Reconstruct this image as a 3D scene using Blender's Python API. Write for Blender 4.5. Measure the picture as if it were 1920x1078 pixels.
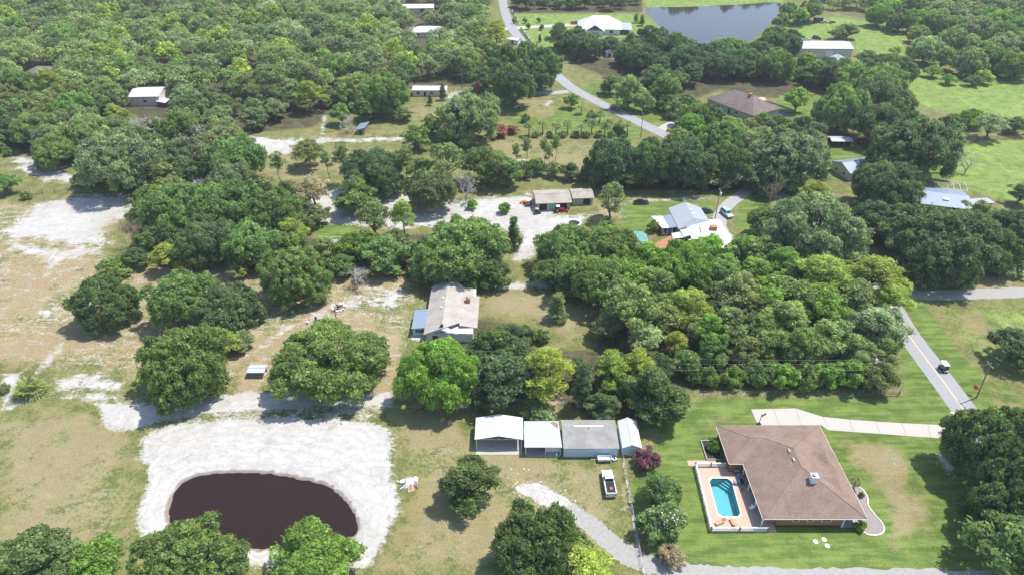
import bpy, math, random
import numpy as np
from mathutils import Vector
R = math.radians
for o in list(bpy.data.objects): bpy.data.objects.remove(o)
scene = bpy.context.scene
col = scene.collection

# ------------------------------------------------------------------ camera
CAM_H, PITCH, FPX = 100.0, R(33.5), 1300.0          # drone height (m), tilt, focal length in px of a 1920 px frame
cam_data = bpy.data.cameras.new('camera'); cam = bpy.data.objects.new('camera', cam_data); col.objects.link(cam)
cam.location = (0, 0, CAM_H); cam.rotation_euler = (R(90) - PITCH, 0, 0)
cam_data.sensor_width = 36.0; cam_data.lens = 36.0 * FPX / 1920.0
cam_data.clip_start = 1.0; cam_data.clip_end = 8000.0
scene.camera = cam
scene.render.resolution_x, scene.render.resolution_y = 1024, 574

# ------------------------------------------------------------------ world, sun, exposure
SUN_EL, SUN_AZ = R(64), R(64)                        # azimuth measured from +Y towards +X
world = bpy.data.worlds.new('World'); scene.world = world; world.use_nodes = True
wn = world.node_tree; wn.nodes.clear()
sky = wn.nodes.new('ShaderNodeTexSky'); sky.sky_type = 'NISHITA'; sky.sun_disc = False
sky.sun_elevation = SUN_EL; sky.sun_rotation = SUN_AZ; sky.altitude = 30; sky.dust_density = 0.8
bg = wn.nodes.new('ShaderNodeBackground'); bg.inputs['Strength'].default_value = 0.15
wo = wn.nodes.new('ShaderNodeOutputWorld')
wn.links.new(sky.outputs[0], bg.inputs[0]); wn.links.new(bg.outputs[0], wo.inputs[0])
sd = bpy.data.lights.new('sun', 'SUN'); sun = bpy.data.objects.new('sun', sd); col.objects.link(sun)
sd.energy = 3.8; sd.angle = R(0.5); sd.color = (1.0, 0.955, 0.885)
sv = Vector((math.sin(SUN_AZ) * math.cos(SUN_EL), math.cos(SUN_AZ) * math.cos(SUN_EL), math.sin(SUN_EL)))
sun.rotation_euler = (-sv).to_track_quat('-Z', 'Y').to_euler(); sun.location = (0, 0, 200)
scene.view_settings.view_transform = 'Standard'; scene.view_settings.look = 'None'
scene.view_settings.exposure = 0.74; scene.view_settings.gamma = 1.0; scene.view_settings.use_curve_mapping = False
scene.render.engine = 'CYCLES'
scene.cycles.max_bounces = 6; scene.cycles.diffuse_bounces = 3; scene.cycles.transparent_max_bounces = 8

# ------------------------------------------------------------------ survey helpers: metres on the ground from a point of the aerial survey
_c, _s = math.cos(PITCH), math.sin(PITCH)
def g(px, py, h=0.0):
    u = (px - 960) / FPX; v = (539 - py) / FPX
    t = (h - CAM_H) / (-_s + v * _c)
    return (u * t, (_c + v * _s) * t)
def G(pts, h=0.0): return [g(x, y, h) for x, y in pts]
def px_per_m(y): 
    return FPX / (y * _c + CAM_H * _s)

# ------------------------------------------------------------------ mesh builder
class MB:
    def __init__(self): self.v = []; self.f = []
    def quad(self, a, b, c, d):
        n = len(self.v); self.v += [a, b, c, d]; self.f.append((n, n+1, n+2, n+3)); return self
    def poly(self, pts):
        n = len(self.v); self.v += [tuple(p) for p in pts]; self.f.append(tuple(range(n, n+len(pts)))); return self
    def box(self, x0, y0, z0, x1, y1, z1):
        n = len(self.v)
        self.v += [(x0,y0,z0),(x1,y0,z0),(x1,y1,z0),(x0,y1,z0),(x0,y0,z1),(x1,y0,z1),(x1,y1,z1),(x0,y1,z1)]
        self.f += [tuple(n+i for i in q) for q in ((3,2,1,0),(4,5,6,7),(0,1,5,4),(1,2,6,5),(2,3,7,6),(3,0,4,7))]
        return self
    def prism(self, pts, z0, z1):                     # plan outline, counter-clockwise
        n = len(self.v); k = len(pts)
        z0s = z0 if hasattr(z0, '__len__') else [z0]*k
        z1s = z1 if hasattr(z1, '__len__') else [z1]*k
        self.v += [(p[0], p[1], z) for p, z in zip(pts, z0s)] + [(p[0], p[1], z) for p, z in zip(pts, z1s)]
        self.f.append(tuple(n+i for i in range(k-1, -1, -1))); self.f.append(tuple(n+k+i for i in range(k)))
        for i in range(k): j = (i+1) % k; self.f.append((n+i, n+j, n+k+j, n+k+i))
        return self
    def slab(self, pts, t):                           # a sloping plate: top outline, thickness t downwards
        n = len(self.v); k = len(pts)
        self.v += [tuple(p) for p in pts] + [(p[0], p[1], p[2]-t) for p in pts]
        self.f.append(tuple(n+i for i in range(k))); self.f.append(tuple(n+k+i for i in range(k-1, -1, -1)))
        for i in range(k): j = (i+1) % k; self.f.append((n+i, n+k+i, n+k+j, n+j))
        return self
    def extrude_y(self, prof, y0, y1):                # (x,z) profile extruded along y
        n = len(self.v); k = len(prof)
        self.v += [(x, y0, z) for x, z in prof] + [(x, y1, z) for x, z in prof]
        self.f.append(tuple(n+i for i in range(k))); self.f.append(tuple(n+k+i for i in range(k-1, -1, -1)))
        for i in range(k): j = (i+1) % k; self.f.append((n+i, n+k+i, n+k+j, n+j))
        return self
    def tube(self, pts, rad, seg=6, cap=True):
        n = len(self.v); P = [Vector(p) for p in pts]
        rad = rad if hasattr(rad, '__len__') else [rad]*len(P)
        for i, p in enumerate(P):
            d = (P[min(i+1, len(P)-1)] - P[max(i-1, 0)]).normalized()
            a = d.orthogonal().normalized(); b = d.cross(a)
            for q in range(seg):
                t = 2*math.pi*q/seg
                self.v.append(tuple(p + (a*math.cos(t) + b*math.sin(t))*rad[i]))
        for i in range(len(P)-1):
            for q in range(seg):
                r = (q+1) % seg
                self.f.append((n+i*seg+q, n+i*seg+r, n+(i+1)*seg+r, n+(i+1)*seg+q))
        if cap:
            self.f.append(tuple(n+q for q in range(seg-1, -1, -1)))
            m = n+(len(P)-1)*seg; self.f.append(tuple(m+q for q in range(seg)))
        return self
    def lathe(self, prof, cx=0, cy=0, seg=16):        # (r,z) profile round a vertical axis
        n = len(self.v); k = len(prof)
        for r, z in prof:
            for q in range(seg):
                t = 2*math.pi*q/seg; self.v.append((cx+r*math.cos(t), cy+r*math.sin(t), z))
        for i in range(k-1):
            for q in range(seg):
                r = (q+1) % seg; self.f.append((n+i*seg+q, n+i*seg+r, n+(i+1)*seg+r, n+(i+1)*seg+q))
        return self
    def mesh(self, name, mat):
        me = bpy.data.meshes.new(name); me.from_pydata(self.v, [], self.f); me.update()
        if mat: me.materials.append(mat)
        return me
    def build(self, name, mat, parent=None, smooth=False):
        me = self.mesh(name, mat)
        if smooth: me.polygons.foreach_set('use_smooth', [True]*len(me.polygons))
        return link(name, me, parent)
def link(name, data, parent=None, loc=None, rz=0.0):
    o = bpy.data.objects.new(name, data); col.objects.link(o)
    if parent: o.parent = parent
    if loc is not None: o.location = loc
    if rz: o.rotation_euler = (0, 0, rz)
    return o
def tag(o, label, cat, group=None):
    o['label'] = label; o['category'] = cat
    if group: o['group'] = group
    return o
def thing(name, label, cat, loc=(0,0,0), rz=0.0, group=None):
    return tag(link(name, None, None, loc, rz), label, cat, group)
def struct(name, mb, mat, label=None, smooth=False):
    o = mb.build(name, mat, None, smooth); o['kind'] = 'structure'
    if label: o['label'] = label
    return o
def copy_tree(o, parent=None, loc=None, rz=None):
    kids = list(o.children); c = o.copy(); col.objects.link(c); c.parent = parent
    if loc is not None: c.location = loc
    if rz is not None: c.rotation_euler = (0, 0, rz)
    for k in kids: copy_tree(k, c)
    return c

# ------------------------------------------------------------------ materials
def nmat(name):
    m = bpy.data.materials.new(name); m.use_nodes = True
    nt = m.node_tree; nt.nodes.clear()
    out = nt.nodes.new('ShaderNodeOutputMaterial'); b = nt.nodes.new('ShaderNodeBsdfPrincipled')
    nt.links.new(b.outputs[0], out.inputs[0])
    return m, nt, b
def N(nt, typ, **kw):
    n = nt.nodes.new(typ)
    for k, v in kw.items():
        if k in n.inputs: n.inputs[k].default_value = v
        else: setattr(n, k, v)
    return n
def mixc(nt, fac, a, b, mode='MIX'):
    n = nt.nodes.new('ShaderNodeMix'); n.data_type = 'RGBA'; n.blend_type = mode
    for i, x in ((0, fac), (6, a), (7, b)):
        if hasattr(x, 'is_linked') or hasattr(x, 'links'): nt.links.new(x, n.inputs[i])
        else: n.inputs[i].default_value = x if i == 0 else (*x, 1)
    return n.outputs[2]
def mth(nt, op, a, b=0.0, c=None, clamp=False):
    n = nt.nodes.new('ShaderNodeMath'); n.operation = op; n.use_clamp = clamp
    for i, x in enumerate((a, b) if c is None else (a, b, c)):
        if hasattr(x, 'links'): nt.links.new(x, n.inputs[i])
        else: n.inputs[i].default_value = x
    return n.outputs[0]
def sstep(nt, x, lo, hi):
    n = nt.nodes.new('ShaderNodeMapRange'); n.interpolation_type = 'SMOOTHSTEP'
    nt.links.new(x, n.inputs[0]); n.inputs[1].default_value = lo; n.inputs[2].default_value = hi
    return n.outputs[0]
def noise(nt, vec, scale, detail=4, rough=0.55, dist=0.0):
    n = nt.nodes.new('ShaderNodeTexNoise'); n.inputs['Scale'].default_value = scale
    n.inputs['Detail'].default_value = detail; n.inputs['Roughness'].default_value = rough
    n.inputs['Distortion'].default_value = dist
    if vec is not None: nt.links.new(vec, n.inputs['Vector'])
    return n.outputs['Fac']
def simple(name, rgb, rough=0.7, metal=0.0, var=0.12, scale=1.5, spec=0.3, stain=0.0, stain_rgb=(0.1, 0.09, 0.08)):
    """one base colour with uneven tone and optional weather stains"""
    m, nt, b = nmat(name)
    tc = nt.nodes.new('ShaderNodeNewGeometry').outputs['Position']
    n1 = noise(nt, tc, scale, 5, 0.6)
    lo = tuple(x*(1-var) for x in rgb); hi = tuple(min(1, x*(1+var)) for x in rgb)
    c = mixc(nt, n1, lo, hi)
    if stain:
        f = sstep(nt, noise(nt, tc, scale*0.35, 6, 0.65), 0.52, 0.75)
        c = mixc(nt, mth(nt, 'MULTIPLY', f, stain), c, stain_rgb)
    nt.links.new(c, b.inputs['Base Color'])
    b.inputs['Roughness'].default_value = rough; b.inputs['Metallic'].default_value = metal
    b.inputs['Specular IOR Level'].default_value = spec
    return m
def ribbed(name, rgb, axis='X', pitch=0.45, rough=0.45, metal=0.0, var=0.08, stain=0.25, stain_rgb=(0.3, 0.28, 0.26), depth=0.5):
    """sheet metal roofing: raised seams across the fall and faint streaks"""
    m, nt, b = nmat(name)
    tc = nt.nodes.new('ShaderNodeTexCoord').outputs['Object']
    w = nt.nodes.new('ShaderNodeTexWave'); w.wave_type = 'BANDS'; w.bands_direction = axis; w.wave_profile = 'SIN'
    w.inputs['Scale'].default_value = 0.314/pitch; nt.links.new(tc, w.inputs['Vector'])
    seam = sstep(nt, w.outputs['Fac'], 0.75, 0.98)
    n1 = noise(nt, tc, 0.8, 5, 0.6)
    c = mixc(nt, n1, tuple(x*(1-var) for x in rgb), tuple(min(1, x*(1+var)) for x in rgb))
    f = sstep(nt, noise(nt, tc, 0.35, 6, 0.7), 0.5, 0.72)
    c = mixc(nt, mth(nt, 'MULTIPLY', f, stain), c, stain_rgb)
    c = mixc(nt, mth(nt, 'MULTIPLY', seam, 0.12), c, tuple(x*0.5 for x in rgb))
    nt.links.new(c, b.inputs['Base Color'])
    bp = nt.nodes.new('ShaderNodeBump'); bp.inputs['Strength'].default_value = depth; bp.inputs['Distance'].default_value = 0.04
    nt.links.new(seam, bp.inputs['Height']); nt.links.new(bp.outputs[0], b.inputs['Normal'])
    b.inputs['Roughness'].default_value = rough; b.inputs['Metallic'].default_value = metal
    return m
def shingle(name, rgb, var=0.22):
    m, nt, b = nmat(name)
    tc = nt.nodes.new('ShaderNodeNewGeometry').outputs['Position']
    mp = nt.nodes.new('ShaderNodeMapping'); mp.inputs['Scale'].default_value = (1, 1, 2.6); nt.links.new(tc, mp.inputs[0])
    br = nt.nodes.new('ShaderNodeTexBrick'); br.inputs['Scale'].default_value = 2.2
    br.inputs['Color1'].default_value = (*[x*(1-var) for x in rgb], 1); br.inputs['Color2'].default_value = (*[x*(1+var) for x in rgb], 1)
    br.inputs['Mortar'].default_value = (*[x*0.6 for x in rgb], 1); br.inputs['Mortar Size'].default_value = 0.012
    nt.links.new(mp.outputs[0], br.inputs['Vector'])
    n1 = noise(nt, tc, 0.35, 6, 0.65); n2 = noise(nt, tc, 6.0, 3, 0.6)
    c = mixc(nt, 0.8, rgb, br.outputs['Color'])
    c = mixc(nt, sstep(nt, n1, 0.35, 0.7), c, mixc(nt, 1.0, c, (0.78, 0.76, 0.76), 'MULTIPLY'))
    c = mixc(nt, 0.6, c, mixc(nt, 1.0, c, mixc(nt, n2, (0.7, 0.7, 0.7), (1.25, 1.25, 1.25)), 'MULTIPLY'))
    nt.links.new(c, b.inputs['Base Color']); b.inputs['Roughness'].default_value = 0.92
    b.inputs['Specular IOR Level'].default_value = 0.15
    bp = nt.nodes.new('ShaderNodeBump'); bp.inputs['Strength'].default_value = 0.35; bp.inputs['Distance'].default_value = 0.03
    nt.links.new(n2, bp.inputs['Height']); nt.links.new(bp.outputs[0], b.inputs['Normal'])
    return m
def leaf_mat(name, attr=None):
    m, nt, b = nmat(name)
    if attr:
        a = nt.nodes.new('ShaderNodeAttribute'); a.attribute_name = attr; base = a.outputs['Color']
    else:
        base = nt.nodes.new('ShaderNodeObjectInfo').outputs['Color']
    isl = nt.nodes.new('ShaderNodeNewGeometry').outputs['Random Per Island']
    t = nt.nodes.new('ShaderNodeAttribute'); t.attribute_name = 'tone'; tone = t.outputs['Fac']
    k = mth(nt, 'ADD', mth(nt, 'MULTIPLY', mth(nt, 'POWER', isl, 1.6), 1.0), mth(nt, 'MULTIPLY', tone, 0.9))      # 0 .. 1.4
    k = mth(nt, 'ADD', k, 0.42)
    cx = nt.nodes.new('ShaderNodeCombineXYZ')
    nt.links.new(k, cx.inputs[0]); nt.links.new(k, cx.inputs[1]); nt.links.new(k, cx.inputs[2])
    c = mixc(nt, 1.0, base, cx.outputs[0], 'MULTIPLY')
    c = mixc(nt, mth(nt, 'MULTIPLY', tone, 0.35), c, mixc(nt, 1.0, c, (1.22, 1.10, 0.82), 'MULTIPLY'))
    nt.links.new(c, b.inputs['Base Color']); b.inputs['Roughness'].default_value = 0.62
    b.inputs['Specular IOR Level'].default_value = 0.28
    tr = nt.nodes.new('ShaderNodeBsdfTranslucent'); nt.links.new(mixc(nt, 1.0, c, (1.2, 1.4, 0.8), 'MULTIPLY'), tr.inputs[0])
    mx = nt.nodes.new('ShaderNodeMixShader'); mx.inputs[0].default_value = 0.48
    nt.links.new(b.outputs[0], mx.inputs[1]); nt.links.new(tr.outputs[0], mx.inputs[2])
    nt.links.new(mx.outputs[0], [n for n in nt.nodes if n.type == 'OUTPUT_MATERIAL'][0].inputs[0])
    return m
M = {}
M['leaf'] = leaf_mat('leaf'); M['leaf_far'] = leaf_mat('leaf_far', 'Col')
M['bark'] = simple('bark', (0.15, 0.125, 0.10), 0.9, var=0.35, scale=3)
M['bark_pale'] = simple('bark_pale', (0.42, 0.39, 0.35), 0.9, var=0.25, scale=3)
M['twig_tan'] = simple('twig_tan', (0.33, 0.25, 0.18), 0.9, var=0.3, scale=3)
M['white_metal'] = ribbed('white_metal', (0.62, 0.62, 0.62), 'Y', 0.5, 0.4, stain=0.45, stain_rgb=(0.42, 0.42, 0.41))
M['white_metal_x'] = ribbed('white_metal_x', (0.58, 0.58, 0.585), 'X', 0.5, 0.4, stain=0.45, stain_rgb=(0.38, 0.38, 0.38))
M['galv'] = ribbed('galv', (0.44, 0.48, 0.53), 'X', 0.5, 0.42, stain=0.35, stain_rgb=(0.33, 0.35, 0.37))
M['galv_y'] = ribbed('galv_y', (0.34, 0.365, 0.40), 'Y', 0.45, 0.45, stain=0.35, stain_rgb=(0.26, 0.275, 0.30))
M['bluegrey_roof'] = ribbed('bluegrey_roof', (0.22, 0.28, 0.36), 'X', 0.5, 0.38, stain=0.2, stain_rgb=(0.17, 0.215, 0.27))
M['grey_roof'] = shingle('grey_roof', (0.31, 0.305, 0.29), 0.10)
M['brown_roof'] = shingle('brown_roof', (0.258, 0.186, 0.146), 0.20)
M['brown_roof_far'] = shingle('brown_roof_far', (0.22, 0.18, 0.16), 0.14)
M['tan_roof'] = shingle('tan_roof', (0.44, 0.40, 0.355), 0.10)
M['stone_roof'] = shingle('stone_roof', (0.40, 0.365, 0.31), 0.10)
M['stucco_brown'] = simple('stucco_brown', (0.30, 0.155, 0.062), 0.9, var=0.10)
M['wall_white'] = simple('wall_white', (0.72, 0.73, 0.74), 0.8, var=0.06, stain=0.15, stain_rgb=(0.45, 0.45, 0.44))
M['wall_blue_shade'] = simple('wall_blue_shade', (0.50, 0.62, 0.72), 0.75, var=0.05, stain=0.15, stain_rgb=(0.4, 0.42, 0.42))  # pale blue; cool shade on the shed fronts put into the colour
M['wall_cream'] = simple('wall_cream', (0.60, 0.55, 0.44), 0.85, var=0.06)
M['wall_grey'] = simple('wall_grey', (0.33, 0.34, 0.35), 0.85, var=0.1)
M['wall_tan'] = simple('wall_tan', (0.42, 0.38, 0.31), 0.85, var=0.1)
M['trim'] = simple('trim', (0.78, 0.78, 0.77), 0.6, var=0.04)
M['dark'] = simple('dark', (0.028, 0.027, 0.027), 0.8, var=0.3)
M['glass'] = simple('glass', (0.035, 0.045, 0.055), 0.12, var=0.1, spec=0.6)
M['green_door'] = simple('green_door', (0.25, 0.42, 0.36), 0.6, var=0.06)
M['wood'] = simple('wood', (0.26, 0.19, 0.13), 0.9, var=0.3, scale=4)
M['wood_grey'] = simple('wood_grey', (0.34, 0.30, 0.26), 0.9, var=0.3, scale=4)
M['pole'] = simple('pole', (0.27, 0.23, 0.19), 0.9, var=0.25, scale=3)
M['brick'] = simple('brick', (0.42, 0.19, 0.10), 0.9, var=0.25, scale=5)
M['steel'] = simple('steel', (0.42, 0.43, 0.44), 0.4, 0.6, var=0.1)
M['concrete'] = simple('concrete', (0.43, 0.40, 0.355), 0.85, var=0.08, scale=1.2, stain=0.22, stain_rgb=(0.33, 0.305, 0.27))
M['concrete_grey'] = simple('concrete_grey', (0.33, 0.325, 0.32), 0.85, var=0.12, stain=0.2, stain_rgb=(0.25, 0.24, 0.23))
M['asphalt'] = simple('asphalt', (0.30, 0.295, 0.305), 0.9, var=0.10, scale=0.9, stain=0.55, stain_rgb=(0.225, 0.22, 0.215), spec=0.2)
M['gravel'] = simple('gravel', (0.315, 0.305, 0.285), 0.95, var=0.3, scale=1.6, stain=0.6, stain_rgb=(0.30, 0.27, 0.22))
M['yellow'] = simple('yellow', (0.62, 0.48, 0.27), 0.8, var=0.15)
M['paver'] = simple('paver', (0.48, 0.34, 0.265), 0.85, var=0.12, scale=4)
M['coping'] = simple('coping', (0.70, 0.64, 0.56), 0.8, var=0.05)
M['pool_tile'] = simple('pool_tile', (0.22, 0.42, 0.44), 0.5, var=0.06)
M['pebble'] = simple('pebble', (0.27, 0.24, 0.22), 0.95, var=0.45, scale=7)
M['tyre'] = simple('tyre', (0.02, 0.02, 0.02), 0.85, var=0.2)
M['canvas_blue'] = simple('canvas_blue', (0.19, 0.25, 0.38), 0.8, var=0.25, scale=3)
M['teak'] = simple('teak', (0.46, 0.27, 0.15), 0.8, var=0.2, scale=4)
M['white_plastic'] = simple('white_plastic', (0.78, 0.78, 0.76), 0.5, var=0.05)
M['orange'] = simple('orange', (0.85, 0.20, 0.03), 0.6, var=0.05)
M['red'] = simple('red', (0.50, 0.05, 0.03), 0.5, var=0.1)
M['terracotta'] = simple('terracotta', (0.38, 0.18, 0.11), 0.9, var=0.2)
M['teal'] = simple('teal', (0.15, 0.34, 0.32), 0.6, var=0.4, scale=2)
M['screen'] = simple('screen', (0.035, 0.040, 0.045), 0.7, var=0.2)
M['stone'] = simple('stone', (0.66, 0.63, 0.60), 0.9, var=0.2)
def paint(name, rgb):
    m, nt, b = nmat(name); b.inputs['Base Color'].default_value = (*rgb, 1); b.inputs['Roughness'].default_value = 0.32
    b.inputs['Coat Weight'].default_value = 0.4; b.inputs['Coat Roughness'].default_value = 0.1
    tc = nt.nodes.new('ShaderNodeNewGeometry').outputs['Position']
    nt.links.new(mixc(nt, noise(nt, tc, 2.0, 4), tuple(x*0.88 for x in rgb), tuple(min(1, x*1.08) for x in rgb)), b.inputs['Base Color'])
    return m
M['p_white'] = paint('p_white', (0.74, 0.75, 0.77)); M['p_black'] = paint('p_black', (0.018, 0.018, 0.02))
M['p_red'] = paint('p_red', (0.42, 0.018, 0.02)); M['p_maroon'] = paint('p_maroon', (0.30, 0.02, 0.03))
M['p_teal'] = paint('p_teal', (0.42, 0.58, 0.58)); M['p_navy'] = paint('p_navy', (0.03, 0.04, 0.07)); M['p_green'] = paint('p_green', (0.25, 0.42, 0.22))
def water(name, rgb, rough, bump, scale):
    m, nt, b = nmat(name)
    tc = nt.nodes.new('ShaderNodeNewGeometry').outputs['Position']
    nt.links.new(mixc(nt, noise(nt, tc, 0.05, 5, 0.6), tuple(x*0.85 for x in rgb), tuple(x*1.15 for x in rgb)), b.inputs['Base Color'])
    b.inputs['Roughness'].default_value = rough; b.inputs['IOR'].default_value = 1.33; b.inputs['Specular IOR Level'].default_value = 0.4
    bp = nt.nodes.new('ShaderNodeBump'); bp.inputs['Strength'].default_value = bump; bp.inputs['Distance'].default_value = 0.05
    nt.links.new(noise(nt, tc, scale, 4, 0.6), bp.inputs['Height']); nt.links.new(bp.outputs[0], b.inputs['Normal'])
    return m
M['pond_water'] = water('pond_water', (0.024, 0.014, 0.011), 0.12, 0.15, 1.2)
M['lake_water'] = water('lake_water', (0.040, 0.034, 0.034), 0.08, 0.22, 0.35)
def pool_water():
    m, nt, b = nmat('pool_water'); nt.nodes.remove(b)
    t = nt.nodes.new('ShaderNodeBsdfTransparent'); t.inputs[0].default_value = (0.62, 0.93, 0.97, 1)
    gl = nt.nodes.new('ShaderNodeBsdfGlossy'); gl.inputs['Roughness'].default_value = 0.05
    fr = nt.nodes.new('ShaderNodeFresnel'); fr.inputs[0].default_value = 1.33
    mx = nt.nodes.new('ShaderNodeMixShader'); nt.links.new(fr.outputs[0], mx.inputs[0])
    nt.links.new(t.outputs[0], mx.inputs[1]); nt.links.new(gl.outputs[0], mx.inputs[2])
    nt.links.new(mx.outputs[0], [n for n in nt.nodes if n.type == 'OUTPUT_MATERIAL'][0].inputs[0])
    return m
M['pool_water'] = pool_water()
# ------------------------------------------------------------------ ground
def catmull(pts, n=8):
    P = [np.array(p, float) for p in pts]; P = [2*P[0]-P[1]] + P + [2*P[-1]-P[-2]]; out = []
    for i in range(1, len(P)-2):
        a, b, c, d = P[i-1:i+3]
        for t in np.linspace(0, 1, n, endpoint=False):
            out.append(0.5*((2*b) + (c-a)*t + (2*a-5*b+4*c-d)*t*t + (3*b-a-3*c+d)*t**3))
    out.append(P[-2]); return [tuple(p) for p in out]
def closed_curve(pts, n=5):
    k = len(pts); out = []
    for i in range(k):
        a, b, c, d = [np.array(pts[(i+j) % k], float) for j in (-1, 0, 1, 2)]
        for t in np.linspace(0, 1, n, endpoint=False):
            out.append(tuple(0.5*((2*b) + (c-a)*t + (2*a-5*b+4*c-d)*t*t + (3*b-a-3*c+d)*t**3)))
    return out
def sdist(X, Y, poly):
    """signed distance (m) to an outline, positive inside"""
    n = len(poly); ins = np.zeros(X.shape, bool); d2 = np.full(X.shape, 1e12)
    for i in range(n):
        x1, y1 = poly[i]; x2, y2 = poly[(i+1) % n]
        dx, dy = x2-x1, y2-y1
        t = np.clip(((X-x1)*dx + (Y-y1)*dy) / (dx*dx+dy*dy+1e-9), 0, 1)
        d2 = np.minimum(d2, (X-x1-t*dx)**2 + (Y-y1-t*dy)**2)
        if y1 != y2:
            cr = ((y1 > Y) != (y2 > Y)) & (X < (x2-x1)*(Y-y1)/(y2-y1) + x1)
            ins ^= cr
    d = np.sqrt(d2); return np.where(ins, d, -d)
def seg(a, b, st): return list(np.arange(a, b, st))
XS = np.array([-3500, -2000, -1200, -800, -600, -480] + seg(-400, -160, 2.6) + seg(-160, 160, 1.0) + seg(160, 401, 2.6) + [480, 600, 800, 1200, 2000, 3500])
YS = np.array([-600, -200, -60, 0] + seg(20, 128, 0.9) + seg(128, 240, 1.3) + seg(240, 420, 2.0) + seg(420, 640, 4.0) + [680, 760, 900, 1200, 1800, 2800, 4500, 7000])
GX, GY = np.meshgrid(XS, YS); GZ = np.zeros_like(GX)
POND = closed_curve(G([(317,962),(322,935),(340,907),(372,892),(415,887),(470,886),(520,890),(565,899),(603,907),(630,922),(650,943),(664,965),(671,985),(664,1002),(640,1012),(600,1022),(520,1028),(450,1026),(395,1019),(345,1003),(320,984)], -0.55))
LAKE = closed_curve(G([(1212,17),(1290,14),(1380,10),(1462,7),(1450,35),(1425,62),(1395,85),(1350,98),(1300,92),(1270,80),(1245,58),(1228,40)], -0.4))
wob = .30*np.sin(1.9*GX+.7*GY) + .26*np.sin(1.1*GY-2.3*GX+1) + .2*np.sin(3.1*GX+2.7*GY)
sdp = sdist(GX, GY, POND) + wob*.35 - .08; sdl = sdist(GX, GY, LAKE)
GZ = np.where(sdp > -6, np.where(sdp > 0, np.maximum(-0.55 - 0.4*sdp, -2.5), np.minimum(0, -0.55 - 0.24*np.minimum(sdp, 0))), GZ)
GZ = np.where(sdl > -8, np.where(sdl > 0, np.maximum(-0.4 - 0.3*sdl, -2.5), np.minimum(0, -0.4 - 0.12*np.minimum(sdl, 0))), GZ)
GZ = np.where((GX > 35.1) & (GX < 44.0) & (GY > 76.9) & (GY < 89.0), -2.4, GZ)           # dug out for the pool basin
SANDRING = G([(258,832),(290,806),(345,790),(430,782),(560,780),(690,788),(738,815),(735,880),(750,932),(742,975),(722,1020),(692,1058),(668,1068),(640,1060),(560,1056),(500,1066),(440,1062),(330,1046),(268,1010),(258,968),(268,925),(276,892),(262,858)])
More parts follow.
